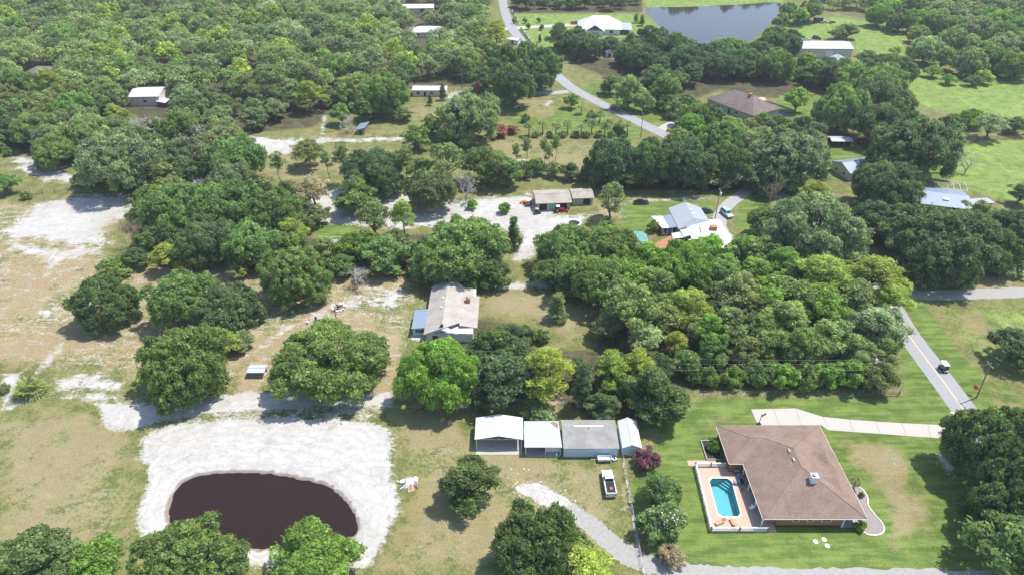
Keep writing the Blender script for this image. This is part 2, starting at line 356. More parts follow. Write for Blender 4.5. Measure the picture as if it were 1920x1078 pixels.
LAYERS = {
 'sand': [(SANDRING, 3.2, 1), ([(170,750),(300,752),(400,734),(560,728),(745,731),(742,766),(560,768),(400,780),(300,792),(235,815),(185,800)], 2.0, .82), ([(290,785),(420,760),(560,752),(735,752),(745,800),(560,796),(300,812)], 2.5, .52),
   ([(0,432),(60,382),(140,364),(252,362),(256,400),(205,430),(215,458),(130,468),(60,452),(0,452)], 7, .86),
   ([(0,446),(130,462),(210,455),(190,480),(120,500),(110,530),(60,525),(70,490),(0,475)], 4, .66), ([(60,692),(112,640),(132,622),(128,650),(92,690),(32,768),(0,792),(0,768)], 2.4, .70),
   ([(85,702),(200,690),(265,722),(192,745),(90,742)], 3, .62), ([(0,700),(50,690),(40,740),(0,770)], 2.5, .8), ([(60,585),(125,560),(120,610),(75,610)], 3, .62), ([(120,640),(200,650),(260,700),(180,690)], 4, .50), ([(0,540),(60,520),(110,530),(40,570)], 4, .50),
   ([(0,300),(40,282),(125,300),(160,330),(165,356),(60,345),(20,325)], 5, .62), ([(470,252),(540,264),(560,290),(422,302),(412,282)], 3, .78), ([(600,215),(618,215),(612,262),(596,262)], 2.5, .7),
   ([(525,366),(620,352),(760,362),(870,372),(1000,362),(1045,402),(1125,402),(1085,428),(1030,440),(1000,495),(955,490),(972,440),(850,425),(740,432),(640,425),(560,415)], 5, .88),
   ([(460,650),(520,600),(600,560),(690,525),(775,525),(795,570),(720,585),(620,605),(540,640),(480,690)], 5, .56), ([(700,548),(745,538),(762,560),(745,590),(705,580)], 2.5, .66),
   ([(772,622),(800,622),(802,640),(765,640)], 1, .9), ([(958,916),(985,903),(1012,905),(1075,940),(1128,985),(1108,1002),(1040,960),(985,930)], 1.0, .95),
   ([(1165,372),(1345,364),(1345,376),(1180,383)], 2, .62), ([(1745,850),(1772,828),(1800,880),(1805,910),(1775,905)], 1.5, .6), ([(480,258),(765,256),(765,266),(480,276)], 2, .62),
   ([(925,288),(1000,296),(990,318),(930,310)], 4, .55), ([(885,538),(1010,520),(1050,530),(1040,545),(940,548)], 2, .66), ([(775,176),(885,168),(925,172),(900,188),(840,190)], 3, .55), ([(1025,178),(1045,190),(1030,205),(1010,198)], 3, .58),
   ([(1000,405),(1060,410),(1010,470),(985,470)], 3, .7), ([(-60,366),(250,375),(215,470),(400,520),(760,510),(800,560),(740,730),(430,735),(0,700),(-60,690)], 6, .41), ([(0,735),(200,728),(270,745),(190,758),(90,752),(0,775)], 2, .6), ([(90,760),(240,790),(262,850),(200,830)], 5, .36), ([(1164,860),(1174,860),(1214,1085),(1198,1085)], .5, .62)],
 'dirt': [([(-60,372),(250,380),(205,470),(480,520),(760,510),(805,560),(740,742),(430,737),(0,690),(-60,690)], 5, .60), ([(690,612),(765,622),(745,742),(690,742)], 3, .85),
   ([(265,500),(480,480),(505,640),(440,702),(275,642)], 4, .82), ([(1125,378),(1182,370),(1170,402),(1105,406)], 2, .75), ([(640,512),(810,505),(780,562),(560,602)], 5, .62), ([(440,250),(480,240),(470,275),(430,280)], 4, .7),
   ([(440,680),(500,660),(500,742),(430,742)], 3, .75), ([(1120,395),(1185,400),(1180,412),(1120,410)], 2, .6), ([(735,735),(900,745),(880,790),(760,775)], 3, .62), ([(955,740),(1060,735),(1060,790),(955,790)], 2.5, .72), ([(1158,905),(1180,905),(1188,980),(1160,960)], 1.5, .66),
   ([(1360,540),(1420,530),(1440,560)], 3, .5), ([(1205,385),(1225,400),(1210,440),(1195,430)], 2, .3), ([(1740,515),(1910,512),(1900,540),(1750,545)], 3, .75), ([(1300,735),(1690,733),(1690,744),(1300,746)], 1.5, .62), ([(830,975),(900,950),(900,1060),(830,1070)], 4, .6)],
 'straw': [([(1592,828),(1690,838),(1720,880),(1690,902),(1640,892),(1605,868)], 3, .86), ([(1640,900),(1720,920),(1745,1000),(1690,1052),(1640,1012),(1650,950)], 4, .80), ([(1640,880),(1700,880),(1690,960),(1650,960)], 3, .75),
   ([(690,760),(900,745),(890,800),(1160,868),(1192,1062),(950,1090),(660,1090),(740,1000),(760,900)], 5, .70), ([(-40,770),(180,752),(272,800),(265,1090),(-40,1090)], 6, .70),
   ([(1760,590),(1850,580),(1880,650),(1850,685),(1800,640)], 4, .52), ([(440,285),(640,270),(760,300),(650,332),(520,352),(430,332)], 6, .6), ([(880,258),(1235,265),(1195,335),(900,342)], 6, .64),
   ([(480,250),(770,240),(770,270),(480,280)], 5, .6), ([(898,540),(1040,545),(1125,590),(1080,645),(1000,602),(905,592)], 4, .78), ([(760,195),(830,185),(860,230),(760,245),(690,250)], 6, .6), ([(950,185),(1050,180),(1060,215),(970,225)], 5, .6), ([(1240,745),(1310,745),(1300,790),(1240,800)], 4, .58), ([(1320,770),(1400,770),(1330,820),(1290,860)], 4, .55),
   ([(1690,735),(1770,760),(1790,800),(1760,800)], 3, .5), ([(1820,770),(1920,740),(1930,800),(1840,800)], 4, .55), ([(840,925),(1000,940),(1080,1000),(900,1000)], 6, .58)],
 'lush': [([(1205,885),(1228,830),(1258,792),(1285,748),(1700,742),(1688,650),(1712,598),(1735,690),(1800,800),(1930,860),(1930,1090),(1225,1066),(1206,1000),(1182,905)], 2.5, 1),
   ([(1700,556),(1730,565),(1805,665),(1838,700),(1890,790),(1930,840),(1930,760),(1850,690),(1900,780),(1860,800),(1790,720),(1712,610)], 2, .9), ([(1175,380),(1330,376),(1350,395),(1245,402),(1218,442),(1170,432),(1160,390)], 3, .95),
   ([(1380,372),(1432,368),(1445,400),(1405,455),(1375,425)], 3, .8), ([(940,205),(1040,188),(1180,228),(1235,250),(1200,272),(950,242)], 6, .62), ([(1080,165),(1130,150),(1250,215),(1262,232),(1220,235)], 4, .8), ([(1540,278),(1628,278),(1600,322),(1520,362),(1500,330)], 5, .95), ([(1455,178),(1565,178),(1545,250),(1465,240)], 6, .9), ([(585,405),(675,405),(670,450),(585,450)], 4, .8), ([(1040,160),(1060,170),(1030,178)],2,.7), ([(1720,300),(1800,320),(1790,345),(1740,345)],4,.9)],
 'meadow': [([(900,548),(1000,548),(1050,560),(1030,590),(905,590)], 4, .55), ([(1738,566),(1960,560),(1960,690),(1850,690),(1790,645)], 4, .52), ([(1650,118),(1700,125),(1800,150),(1930,160),(1930,228),(1800,216),(1695,192)], 8, .9), ([(1465,50),(1560,32),(1640,42),(1705,70),(1695,112),(1620,112),(1592,80),(1490,80),(1450,60)], 8, .9),
   ([(1775,282),(1830,266),(1930,260),(1930,385),(1860,372),(1760,330)], 6, .9), ([(1200,-6),(1470,-12),(1470,7),(1212,17)], 6, .9), ([(945,26),(1180,26),(1235,42),(1262,70),(1180,72),(1080,82),(1040,112),(1000,92),(965,45)], 5, .75)],
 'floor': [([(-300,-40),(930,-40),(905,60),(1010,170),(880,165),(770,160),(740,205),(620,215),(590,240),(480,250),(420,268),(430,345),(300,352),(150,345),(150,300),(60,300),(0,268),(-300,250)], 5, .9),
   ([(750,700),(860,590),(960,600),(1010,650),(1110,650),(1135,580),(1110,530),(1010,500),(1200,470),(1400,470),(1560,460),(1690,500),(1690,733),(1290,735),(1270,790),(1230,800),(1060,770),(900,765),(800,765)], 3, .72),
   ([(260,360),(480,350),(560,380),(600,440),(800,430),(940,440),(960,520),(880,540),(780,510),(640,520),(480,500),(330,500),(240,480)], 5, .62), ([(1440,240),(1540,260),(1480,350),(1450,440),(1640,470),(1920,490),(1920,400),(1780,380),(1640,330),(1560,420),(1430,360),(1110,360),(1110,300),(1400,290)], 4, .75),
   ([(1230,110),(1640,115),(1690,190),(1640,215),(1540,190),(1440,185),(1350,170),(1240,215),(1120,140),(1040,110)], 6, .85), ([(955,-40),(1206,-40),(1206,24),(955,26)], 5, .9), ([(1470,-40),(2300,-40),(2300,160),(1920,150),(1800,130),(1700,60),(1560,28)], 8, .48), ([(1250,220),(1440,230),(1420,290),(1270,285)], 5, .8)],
}
flat_x, flat_y = GX.ravel(), GY.ravel(); MASK = {}
for ln, polys in LAYERS.items():
    m = np.zeros(flat_x.shape)
    for pts, soft, st in polys:
        w = pts if pts is SANDRING else G(pts)
        if pts is SANDRING: w = closed_curve(w, 4)
        xs = [p[0] for p in w]; ys = [p[1] for p in w]; k = soft*1.2
        sel = (flat_x > min(xs)-k) & (flat_x < max(xs)+k) & (flat_y > min(ys)-k) & (flat_y < max(ys)+k)
        d = sdist(flat_x[sel], flat_y[sel], w)
        m[sel] = np.maximum(m[sel], np.clip(0.5 + d/(2*soft), 0, 1)*st)
    MASK[ln] = m
MASK['ring'] = np.clip(-sdp.ravel()/20.0, 0, 1)
wet = np.clip(0.5 + (sdp.ravel() + 0.75)/1.0, 0, 1)
def ground_mat():
    m, nt, b = nmat('ground')
    pos = nt.nodes.new('ShaderNodeNewGeometry').outputs['Position']
    A = N(nt, 'ShaderNodeAttribute', attribute_name='mask_a'); B_ = N(nt, 'ShaderNodeAttribute', attribute_name='mask_b')
    sa = nt.nodes.new('ShaderNodeSeparateColor'); nt.links.new(A.outputs['Color'], sa.inputs[0])
    sb = nt.nodes.new('ShaderNodeSeparateColor'); nt.links.new(B_.outputs['Color'], sb.inputs[0])
    big = noise(nt, pos, 0.05, 7, 0.62, 0.4); mid = noise(nt, pos, 0.28, 6, 0.65, 0.3); fine = noise(nt, pos, 1.6, 5, 0.7); vf = noise(nt, pos, 5.0, 3, 0.7)
    mp = N(nt, 'ShaderNodeMapping'); mp.inputs['Rotation'].default_value = (0, 0, R(24)); mp.inputs['Scale'].default_value = (0.26, 0.75, 1); nt.links.new(pos, mp.inputs[0])
    streak = noise(nt, mp.outputs[0], 0.9, 6, 0.7, 0.3)
    mp2 = N(nt, 'ShaderNodeMapping'); mp2.inputs['Rotation'].default_value = (0, 0, R(-9)); mp2.inputs['Scale'].default_value = (0.16, 1.0, 1); nt.links.new(pos, mp2.inputs[0])
    mow = noise(nt, mp2.outputs[0], 0.7, 4, 0.6)
    # break-up added to every mask
    br = mth(nt, 'ADD', mth(nt, 'MULTIPLY', mid, 0.50), mth(nt, 'MULTIPLY', fine, 0.34))
    br = mth(nt, 'ADD', br, mth(nt, 'MULTIPLY', streak, 0.36)); br = mth(nt, 'SUBTRACT', br, 0.60); brb = mth(nt, 'ADD', br, mth(nt, 'MULTIPLY', mth(nt, 'SUBTRACT', big, 0.5), 1.1))       # about -0.35 .. 0.35
    def layer(c, mask, rgb0, rgb1, var, amp=1.0, lo=0.42, hi=0.60, src=None):
        x = mth(nt, 'MULTIPLY_ADD', src or br, amp, mask)
        f = sstep(nt, x, lo, hi)
        return mixc(nt, f, c, mixc(nt, var, rgb0, rgb1))
    vmix = sstep(nt, mth(nt, 'MULTIPLY_ADD', fine, 0.5, mth(nt, 'MULTIPLY', mid, 0.5)), 0.40, 0.60)
    smix = sstep(nt, mth(nt, 'MULTIPLY_ADD', streak, 0.6, mth(nt, 'MULTIPLY', fine, 0.4)), 0.41, 0.60)
    lmix = sstep(nt, mth(nt, 'MULTIPLY_ADD', mow, 0.6, mth(nt, 'MULTIPLY', mid, 0.4)), 0.40, 0.60)
    c = mixc(nt, vmix, GC['grass'][0], GC['grass'][1])
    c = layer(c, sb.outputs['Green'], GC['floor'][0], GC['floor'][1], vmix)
    c = layer(c, sa.outputs['Blue'], GC['lush'][0], GC['lush'][1], lmix, 0.8)
    c = layer(c, sb.outputs['Red'], GC['meadow'][0], GC['meadow'][1], vmix, 0.7)
    c = layer(c, sa.outputs['Red'], GC['straw'][0], GC['straw'][1], smix, 2.0, 0.38, 0.78, brb)
    c = layer(c, A.outputs['Alpha'], GC['dirt'][0], GC['dirt'][1], smix, 1.2, 0.40, 0.70, brb)
    spk = mth(nt, 'MULTIPLY', sstep(nt, mth(nt, 'MULTIPLY_ADD', streak, 0.55, mth(nt, 'MULTIPLY', fine, 0.55)), 0.54, 0.64), sstep(nt, mth(nt, 'MAXIMUM', A.outputs['Alpha'], mth(nt, 'MULTIPLY', sa.outputs['Red'], 0.6)), 0.25, 0.65))
    c = mixc(nt, mth(nt, 'MULTIPLY', spk, 0.7), c, (0.46, 0.425, 0.38))
    track = noise(nt, pos, 0.35, 7, 0.72, 0.7)
    snd = sstep(nt, mth(nt, 'MULTIPLY_ADD', track, 0.62, mth(nt, 'ADD', mth(nt, 'MULTIPLY', fine, 0.28), mth(nt, 'MULTIPLY', streak, 0.12))), 0.32, 0.58)
    rd = mth(nt, 'MULTIPLY_ADD', mid, 0.30, B_.outputs['Alpha'])
    rut = mth(nt, 'SINE', mth(nt, 'MULTIPLY', rd, 62.0)); rut = mth(nt, 'MULTIPLY', sstep(nt, rut, 0.15, 0.95), sstep(nt, track, 0.40, 0.62))
    snd = mth(nt, 'SUBTRACT', snd, mth(nt, 'MULTIPLY', rut, 0.42), clamp=True)
    c = mixc(nt, 1.0, c, mixc(nt, sstep(nt, vf, 0.3, 0.7), (0.74, 0.74, 0.74), (1.22, 1.22, 1.22)), 'MULTIPLY')
    c = layer(c, sa.outputs['Green'], GC['sand'][0], GC['sand'][1], snd, 1.5, 0.44, 0.68)
    c = mixc(nt, mth(nt, 'MULTIPLY', sstep(nt, sb.outputs['Blue'], 0.35, 0.75), 0.8), c, (0.20, 0.15, 0.115))
    sp = mixc(nt, 1.0, c, mixc(nt, sstep(nt, vf, 0.3, 0.7), (0.93, 0.93, 0.93), (1.06, 1.06, 1.06)), 'MULTIPLY')
    sp = mixc(nt, sstep(nt, big, 0.35, 0.68), sp, mixc(nt, 1.0, sp, (0.86, 0.84, 0.80), 'MULTIPLY'))
    nt.links.new(sp, b.inputs['Base Color']); b.inputs['Roughness'].default_value = 0.97; b.inputs['Specular IOR Level'].default_value = 0.1
    bp = nt.nodes.new('ShaderNodeBump'); bp.inputs['Strength'].default_value = 0.6; bp.inputs['Distance'].default_value = 0.18
    nt.links.new(mth(nt, 'ADD', fine, mth(nt, 'MULTIPLY', vf, 0.5)), bp.inputs['Height']); nt.links.new(bp.outputs[0], b.inputs['Normal'])
    return m
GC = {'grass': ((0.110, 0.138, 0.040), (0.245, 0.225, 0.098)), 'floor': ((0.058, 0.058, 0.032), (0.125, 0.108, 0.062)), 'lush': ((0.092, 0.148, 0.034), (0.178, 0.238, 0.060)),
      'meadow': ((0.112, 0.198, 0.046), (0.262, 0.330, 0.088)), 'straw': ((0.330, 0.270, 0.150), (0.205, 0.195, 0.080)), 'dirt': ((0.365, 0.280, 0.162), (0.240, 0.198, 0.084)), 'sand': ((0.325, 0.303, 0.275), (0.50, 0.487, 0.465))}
ny, nx = GX.shape
gm = bpy.data.meshes.new('ground'); gm.vertices.add(nx*ny)
gm.vertices.foreach_set('co', np.stack([GX, GY, GZ], -1).ravel().astype(np.float32))
idx = np.arange(nx*ny).reshape(ny, nx)
q = np.stack([idx[:-1, :-1], idx[:-1, 1:], idx[1:, 1:], idx[1:, :-1]], -1).reshape(-1, 4)
gm.loops.add(q.size); gm.loops.foreach_set('vertex_index', q.ravel().astype(np.int32))
gm.polygons.add(len(q)); gm.polygons.foreach_set('loop_start', np.arange(0, q.size, 4, dtype=np.int32))
gm.update(calc_edges=True); gm.validate()
one = np.ones_like(flat_x)
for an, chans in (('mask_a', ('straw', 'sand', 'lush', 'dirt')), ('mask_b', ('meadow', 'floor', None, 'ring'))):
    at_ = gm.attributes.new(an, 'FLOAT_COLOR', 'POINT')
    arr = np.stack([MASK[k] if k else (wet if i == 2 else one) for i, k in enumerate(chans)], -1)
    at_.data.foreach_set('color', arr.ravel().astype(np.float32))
gm.materials.append(ground_mat()); gm.polygons.foreach_set('use_smooth', [True]*len(gm.polygons))
ground = link('ground', gm); ground['kind'] = 'structure'
# the water sheets run 1.5 m under their banks
def grown(poly, d):
    P = np.array(poly); c = P.mean(0); v = P - c; r = np.linalg.norm(v, axis=1, keepdims=True); return [tuple(p) for p in c + v*(1 + d/r)]
struct('pond_water', MB().poly([(x, y, -0.55) for x, y in grown(POND, 1.2)]), M['pond_water'], 'dark brown pond water ringed by white sand')
struct('lake_water', MB().poly([(x, y, -0.4) for x, y in grown(LAKE, 2.0)]), M['lake_water'], 'blue lake with grassy banks behind the woods')

# ------------------------------------------------------------------ roads and drives
def strip(name, pts, width, z, mat, label=None, n=8, jitter=0.0, seed=1):
    P = [Vector((x, y, 0)) for x, y in catmull(pts, n)]; mb = MB(); L = []; rnd = random.Random(seed)
    W = width if hasattr(width, '__len__') else None
    for i, p in enumerate(P):
        d = (P[min(i+1, len(P)-1)] - P[max(i-1, 0)]).normalized(); nrm = Vector((-d.y, d.x, 0))
        w = width if W is None else float(np.interp(i/(len(P)-1), np.linspace(0, 1, len(W)), W))
        L.append((p + nrm*(w/2 + rnd.uniform(-1, 1)*jitter), p - nrm*(w/2 + rnd.uniform(-1, 1)*jitter)))
    for (a, b), (c_, d_) in zip(L[:-1], L[1:]):
        mb.quad((a.x, a.y, z), (b.x, b.y, z), (d_.x, d_.y, z), (c_.x, c_.y, z))
    return struct(name, mb, mat, label), P
ROAD = G([(1990,985),(1893,873),(1814,776),(1765,710),(1716,645),(1690,607),(1662,560),(1626,510),(1565,445),(1480,380),(1390,325),(1300,279),(1226,243),(1150,206),(1112,187),(1072,165),(1030,130),(1003,105),(976,75),(955,45),(945,15),(940,-15),(934,-60)])
road, RP = strip('road', ROAD, 5.7, 0.012, M['asphalt'], 'grey two-lane asphalt road with faded yellow centre line', n=14, jitter=.07)
ml = MB()
for a, b in zip(RP[:-1], RP[1:]):
    if a.y > 230: continue
    d = (b-a).normalized(); n_ = Vector((-d.y, d.x, 0))*0.13
    ml.quad(*[(p.x, p.y, 0.016) for p in (a+n_, a-n_, b-n_, b+n_)])
ml.build('centre_line', M['yellow'], road)
strip('gravel_lane', G([(1672,548),(1740,553),(1820,552),(1920,548),(2060,545)]), 4.6, 0.008, M['gravel'], 'grey gravel lane leaving the road at the tan field', jitter=.25)
strip('pale_lane', G([(1640,500),(1700,504),(1800,506),(1920,505),(2060,503)]), 2.6, 0.008, M['concrete'], 'pale lane under the dark oaks', jitter=.15)
strip('asphalt_drive', G([(1462,312),(1432,335),(1410,352),(1378,374),(1358,392),(1349,412),(1352,432),(1372,452)]), 4.2, 0.008, M['concrete_grey'], 'curved grey driveway to the grey-roofed house', jitter=.1)
strip('gravel_drive', G([(1062,948),(1095,972),(1140,1012),(1180,1042),(1240,1062),(1330,1074),(1480,1078),(1700,1080),(1960,1084)]), [2.4, 3.0, 3.7, 3.8, 3.5, 3.0, 2.7, 2.7, 2.7], 0.008, M['gravel'], 'curving grey gravel drive along the lawn', n=16, jitter=.3)
strip('side_lane', G([(985,174),(1030,175),(1066,172)]), 4.5, 0.008, M['concrete_grey'], 'short pale lane joining the far road', jitter=.1)
strip('side_drive', G([(1236,246),(1262,232),(1300,222)]), 4.5, 0.008, M['concrete'], 'pale driveway mouth beside the far road', jitter=.1)
strip('white_drive', G([(946,55),(985,52),(1040,49),(1075,47),(1100,46)]), 6.5, 0.008, M['concrete'], 'white driveway crossing the far green lawn', jitter=.1)
dr = link('concrete_driveway', None); dr['kind'] = 'structure'; dr['label'] = 'cream concrete driveway in slabs behind the brown-roofed house'
top = [(1408,767),(1450,766),(1492,765),(1543,781),(1592,786),(1641,789.5),(1690,792.5),(1740,795),(1790,797.5)]
bot = [(1421,797),(1462,797),(1502,797),(1553,806),(1600,809.5),(1650,813),(1700,817),(1745,820),(1802,824)]
for i in range(8):
    q4 = [top[i], bot[i], bot[i+1], top[i+1]]
    if i == 2: q4 = [top[2], bot[2], (1540, 797), bot[3], top[3]]
    W = np.array(G(q4)); c0 = W.mean(0); W = c0 + (W-c0)*(1 - 0.035/np.linalg.norm(W-c0, axis=1, keepdims=True))
    MB().prism([tuple(p) for p in W], -0.05, 0.035).build('slab', M['concrete'], dr)
# ------------------------------------------------------------------ buildings
def opening(parent, kind, side, pos, z, w, h, box, frame=None, pane=None):
    """a window or door set into the wall face of box=(x0,y0,x1,y1): frame, glass or leaf, mullion"""
    x0, y0, x1, y1 = box; t = 0.07
    frame = frame or M['trim']; pane = pane or M['glass']
    def bar(a0, a1, b0, b1, d0, d1):
        m = MB()
        if side == 'S': return m.box(a0, y0-d1, b0, a1, y0-d0, b1)
        if side == 'N': return m.box(a0, y1+d0, b0, a1, y1+d1, b1)
        if side == 'W': return m.box(x0-d1, a0, b0, x0-d0, a1, b1)
        return m.box(x1+d0, a0, b0, x1+d1, a1, b1)
    def cat(*ms):
        r = MB()
        for m_ in ms:
            k = len(r.v); r.v += m_.v; r.f += [tuple(i+k for i in f) for f in m_.f]
        return r
    a0, a1, b0, b1 = pos-w/2, pos+w/2, z, z+h
    fr = cat(bar(a0-t, a1+t, b1, b1+t, -.05, .05), bar(a0-t, a1+t, b0-t, b0, -.05, .05), bar(a0-t, a0, b0, b1, -.05, .05), bar(a1, a1+t, b0, b1, -.05, .05))
    f = fr.build(kind, frame, parent)
    bar(a0+.001, a1-.001, b0+.001, b1-.001, -.04, .012).build('pane' if kind == 'window' else 'leaf', pane, f)
    return f
def gable(name, label, cat, c, rz, L, W, hw, rise, wall, roof, oh=0.45, wins=(), doors=(), t=0.12, solid=True, rake=None):
    """ridge along local x"""
    r = thing(name, label, cat, (c[0], c[1], 0), rz)
    x, y = L/2, W/2; rake = oh if rake is None else rake
    sl = rise/(y)
    if solid:
        prof = [(-y, 0), (y, 0), (y, hw), (0, hw+rise), (-y, hw)]
        mb = MB(); n = len(prof)
        mb.v = [(-x, p, z) for p, z in prof] + [(x, p, z) for p, z in prof]
        mb.f = [tuple(range(n-1, -1, -1)), tuple(range(n, 2*n))] + [(i, (i+1) % n, n+(i+1) % n, n+i) for i in range(n)]
        mb.build('wall', wall, r)
    ze = hw - oh*sl + t + .01; zr = hw + rise + t + .01
    rf = MB()
    rf.slab([(-x-rake, -y-oh, ze), (x+rake, -y-oh, ze), (x+rake, -0.001, zr), (-x-rake, -0.001, zr)], t)
    rf.slab([(x+rake, y+oh, ze), (-x-rake, y+oh, ze), (-x-rake, 0.001, zr), (x+rake, 0.001, zr)], t)
    ro = rf.build('roof', roof, r)
    MB().box(-x-rake-.01, -0.16, zr-.03, x+rake+.01, 0.16, zr+.035).build('ridge_cap', roof, ro)
    for w_ in wins: opening(r, 'window', w_[0], w_[1], w_[2], w_[3], w_[4], (-x, -y, x, y))
    for d_ in doors: opening(r, 'door', d_[0], d_[1], 0.08, d_[2], d_[3], (-x, -y, x, y), pane=M[d_[4]] if len(d_) > 4 else M['dark'])
    return r
def hip(name, label, cat, c, rz, L, W, hw, rise, wall, roof, oh=0.5, wins=(), doors=(), t=0.12):
    r = thing(name, label, cat, (c[0], c[1], 0), rz); x, y = L/2, W/2
    MB().box(-x, -y, 0, x, y, hw).build('wall', wall, r)
    X, Y = x+oh, y+oh; k = X-Y; ze = hw+t; zr = hw+rise+t
    rf = MB()
    rf.slab([(-X,-Y,ze),(X,-Y,ze),(k,0,zr),(-k,0,zr)], t); rf.slab([(X,Y,ze),(-X,Y,ze),(-k,0,zr),(k,0,zr)], t)
    rf.slab([(X,-Y,ze),(X,Y,ze),(k,0,zr)], t); rf.slab([(-X,Y,ze),(-X,-Y,ze),(-k,0,zr)], t)
    rf.build('roof', roof, r)
    for w_ in wins: opening(r, 'window', w_[0], w_[1], w_[2], w_[3], w_[4], (-x, -y, x, y))
    for d_ in doors: opening(r, 'door', d_[0], d_[1], 0.08, d_[2], d_[3], (-x, -y, x, y), pane=M[d_[4]] if len(d_) > 4 else M['dark'])
    return r

# --- brown-roofed house with the pool
h = thing('brown_house', 'brown hip-roofed house with white chimney beside the swimming pool', 'house', (51.0, 87.0, 0))
def loc(x, y): return x-51.0, y-87.0
mb = MB()
mb.prism([loc(*p) for p in [(45.2,76.75),(56.4,76.75),(56.4,79.6),(59.6,79.6),(59.6,97.7),(40.4,97.7),(40.4,88.9),(45.2,88.9)]], 0, 2.62)
mb.build('wall', M['stucco_brown'], h)
pts = {'A':(39.85,98.2,2.7),'B':(60.1,98.2,2.7),'C':(60.1,76.1,2.7),'D':(42.4,76.1,2.7),'E':(42.4,88.3,2.7),'F':(39.85,88.3,2.7),'R':(51.25,84.95,5.65),'S':(51.25,89.35,5.65),'V':(44.8,93.25,4.35),'W':(47.35,93.25,4.35)}
P = {k: (v[0]-51, v[1]-87, v[2]+.1) for k, v in pts.items()}
rf = MB()
for face in ('DCR', 'CBSR', 'BAVWS', 'AFV', 'FEWV', 'DRSWE'): rf.slab([P[k] for k in face], 0.13)
roof_o = rf.build('roof', M['brown_roof'], h)
fa = MB()                                            # fascia / gutter round the eaves
for a, b in ('AF', 'FE', 'ED', 'DC', 'CB', 'BA'):
    fa.tube([(P[a][0], P[a][1], 2.72), (P[b][0], P[b][1], 2.72)], 0.075, 5)
fa.build('gutter', M['trim'], roof_o)
cap = MB()
for a, b in ('RS', 'DR', 'CR', 'BS', 'AV', 'FV', 'VW', 'WS'): cap.tube([(P[a][0], P[a][1], P[a][2]+.0), (P[b][0], P[b][1], P[b][2]+.0)], 0.07, 5)
cap.build('ridge_cap', M['brown_roof'], roof_o)
for yy in (89.5, 83.7):                              # small gables on the east slope
    zr, x1, x2 = 4.62, 54.0, 57.3
    y0 = yy-87; X1, X2 = x1-51, x2-51; ze = 2.8+(60.1-x2)/3
    gb = MB(); gb.slab([(X1, y0, zr), (X2, y0-2.45, ze+.02), (X2+.25, y0-2.45, ze-.06), (X2+.25, y0, zr)], .1)
    gb.slab([(X1, y0, zr), (X2+.25, y0, zr), (X2+.25, y0+2.45, ze-.06), (X2, y0+2.45, ze+.02)], .1)
    gb.poly([(X2, y0-2.4, ze), (X2, y0+2.4, ze), (X2, y0, zr-.1)])
    gb.build('dormer', M['brown_roof'], roof_o)
ch = MB().box(1.05, -5.05, 3.6, 2.2, -3.95, 6.2).build('chimney', M['wall_white'], roof_o)
MB().box(.97, -5.13, 6.2, 2.28, -3.87, 6.3).build('chimney_cap', M['steel'], h)
MB().lathe([(.24, 6.3), (.24, 6.55), (.32, 6.57), (.32, 6.65), (.001, 6.73)], 1.6, -4.48, 12).build('flue', M['steel'], h)
for vx, vy in ((50.45-51, 90.7-87-1.8), (50.55-51, 86.9-87-.2)):
    z0 = 2.8+(vx+51-42.4)/3
    MB().box(vx-.16, vy-.45, z0-.1, vx+.16, vy+.45, z0+.22).build('roof_vent', M['tan_roof'], roof_o)
BX = (-5.8, -10.25, 8.6, 10.7)
for px in (-2.6, -0.1, 2.7): opening(h, 'window', 'S', px, 1.35, 1.0 if px < 2 else 1.5, 1.0, (-5.8, -10.25, 5.4, 10.7))
for yy in (-3.0, 2.5, 7.0): opening(h, 'window', 'E', yy, 0.9, 1.6, 1.3, (-5.8, -7.4, 8.6, 10.7))
opening(h, 'door', 'S', 7.0, .05, 1.0, 2.1, (-5.8, -7.4, 8.6, 10.7), pane=M['wood'])
for yy in (-8.5, -5.5, -2.0): opening(h, 'window', 'W', yy, .15, 1.9, 2.0, (-5.8, -10.25, 8.6, 1.9))
for p in ((59.6, 76.6), (56.55, 76.6)): MB().box(p[0]-51-.1, p[1]-87-.1, 0, p[0]-51+.1, p[1]-87+.1, 2.6).build('porch_post', M['trim'], h)
for yy in (76.6, 80.5, 84.4, 88.0): MB().box(42.7-51-.1, yy-87-.1, 0.12, 42.7-51+.1, yy-87+.1, 2.6).build('porch_post', M['trim'], h)
MB().box(-5.85, -10.3, 0, 5.45, -10.252, .32).build('plinth', M['dark'], h)  # thin dark strip along the foot of the south wall
struct('porch_floor', MB().box(56.45, 76.6, 0, 60.0, 79.55, .06), M['concrete_grey'])
struct('house_walk', MB().prism([(60.0,83.0),(61.15,83.0),(61.15,97.0),(61.8,99.0),(60.4,99.2),(60.0,97)], 0, .03), M['concrete'], 'pale concrete walk along the eaves of the brown-roofed house')
# --- pool deck, pool, balustrade
import bmesh
OCT = [(36.75,78.75),(39.35,78.75),(39.95,79.4),(40.3,86.5),(39.7,87.2),(36.9,87.2),(36.25,86.5),(36.05,79.4)]
def ringslab(name, outer, inner, z0, z1, mat, parent=None):
    bm = bmesh.new(); E = []
    for loop in (outer, inner):
        vs = [bm.verts.new((x, y, z1)) for x, y in loop]
        E += [bm.edges.new((vs[i], vs[(i+1) % len(vs)])) for i in range(len(vs))]
    bmesh.ops.triangle_fill(bm, edges=E, use_beauty=True)
    for f in bm.faces:
        if f.normal.z < 0: f.normal_flip()
    ext = bmesh.ops.extrude_face_region(bm, geom=list(bm.faces))
    bmesh.ops.translate(bm, verts=[v for v in ext['geom'] if isinstance(v, bmesh.types.BMVert)], vec=(0, 0, z0-z1))
    bmesh.ops.recalc_face_normals(bm, faces=bm.faces)
    me = bpy.data.meshes.new(name); bm.to_mesh(me); bm.free(); me.materials.append(mat)
    return link(name, me, parent)
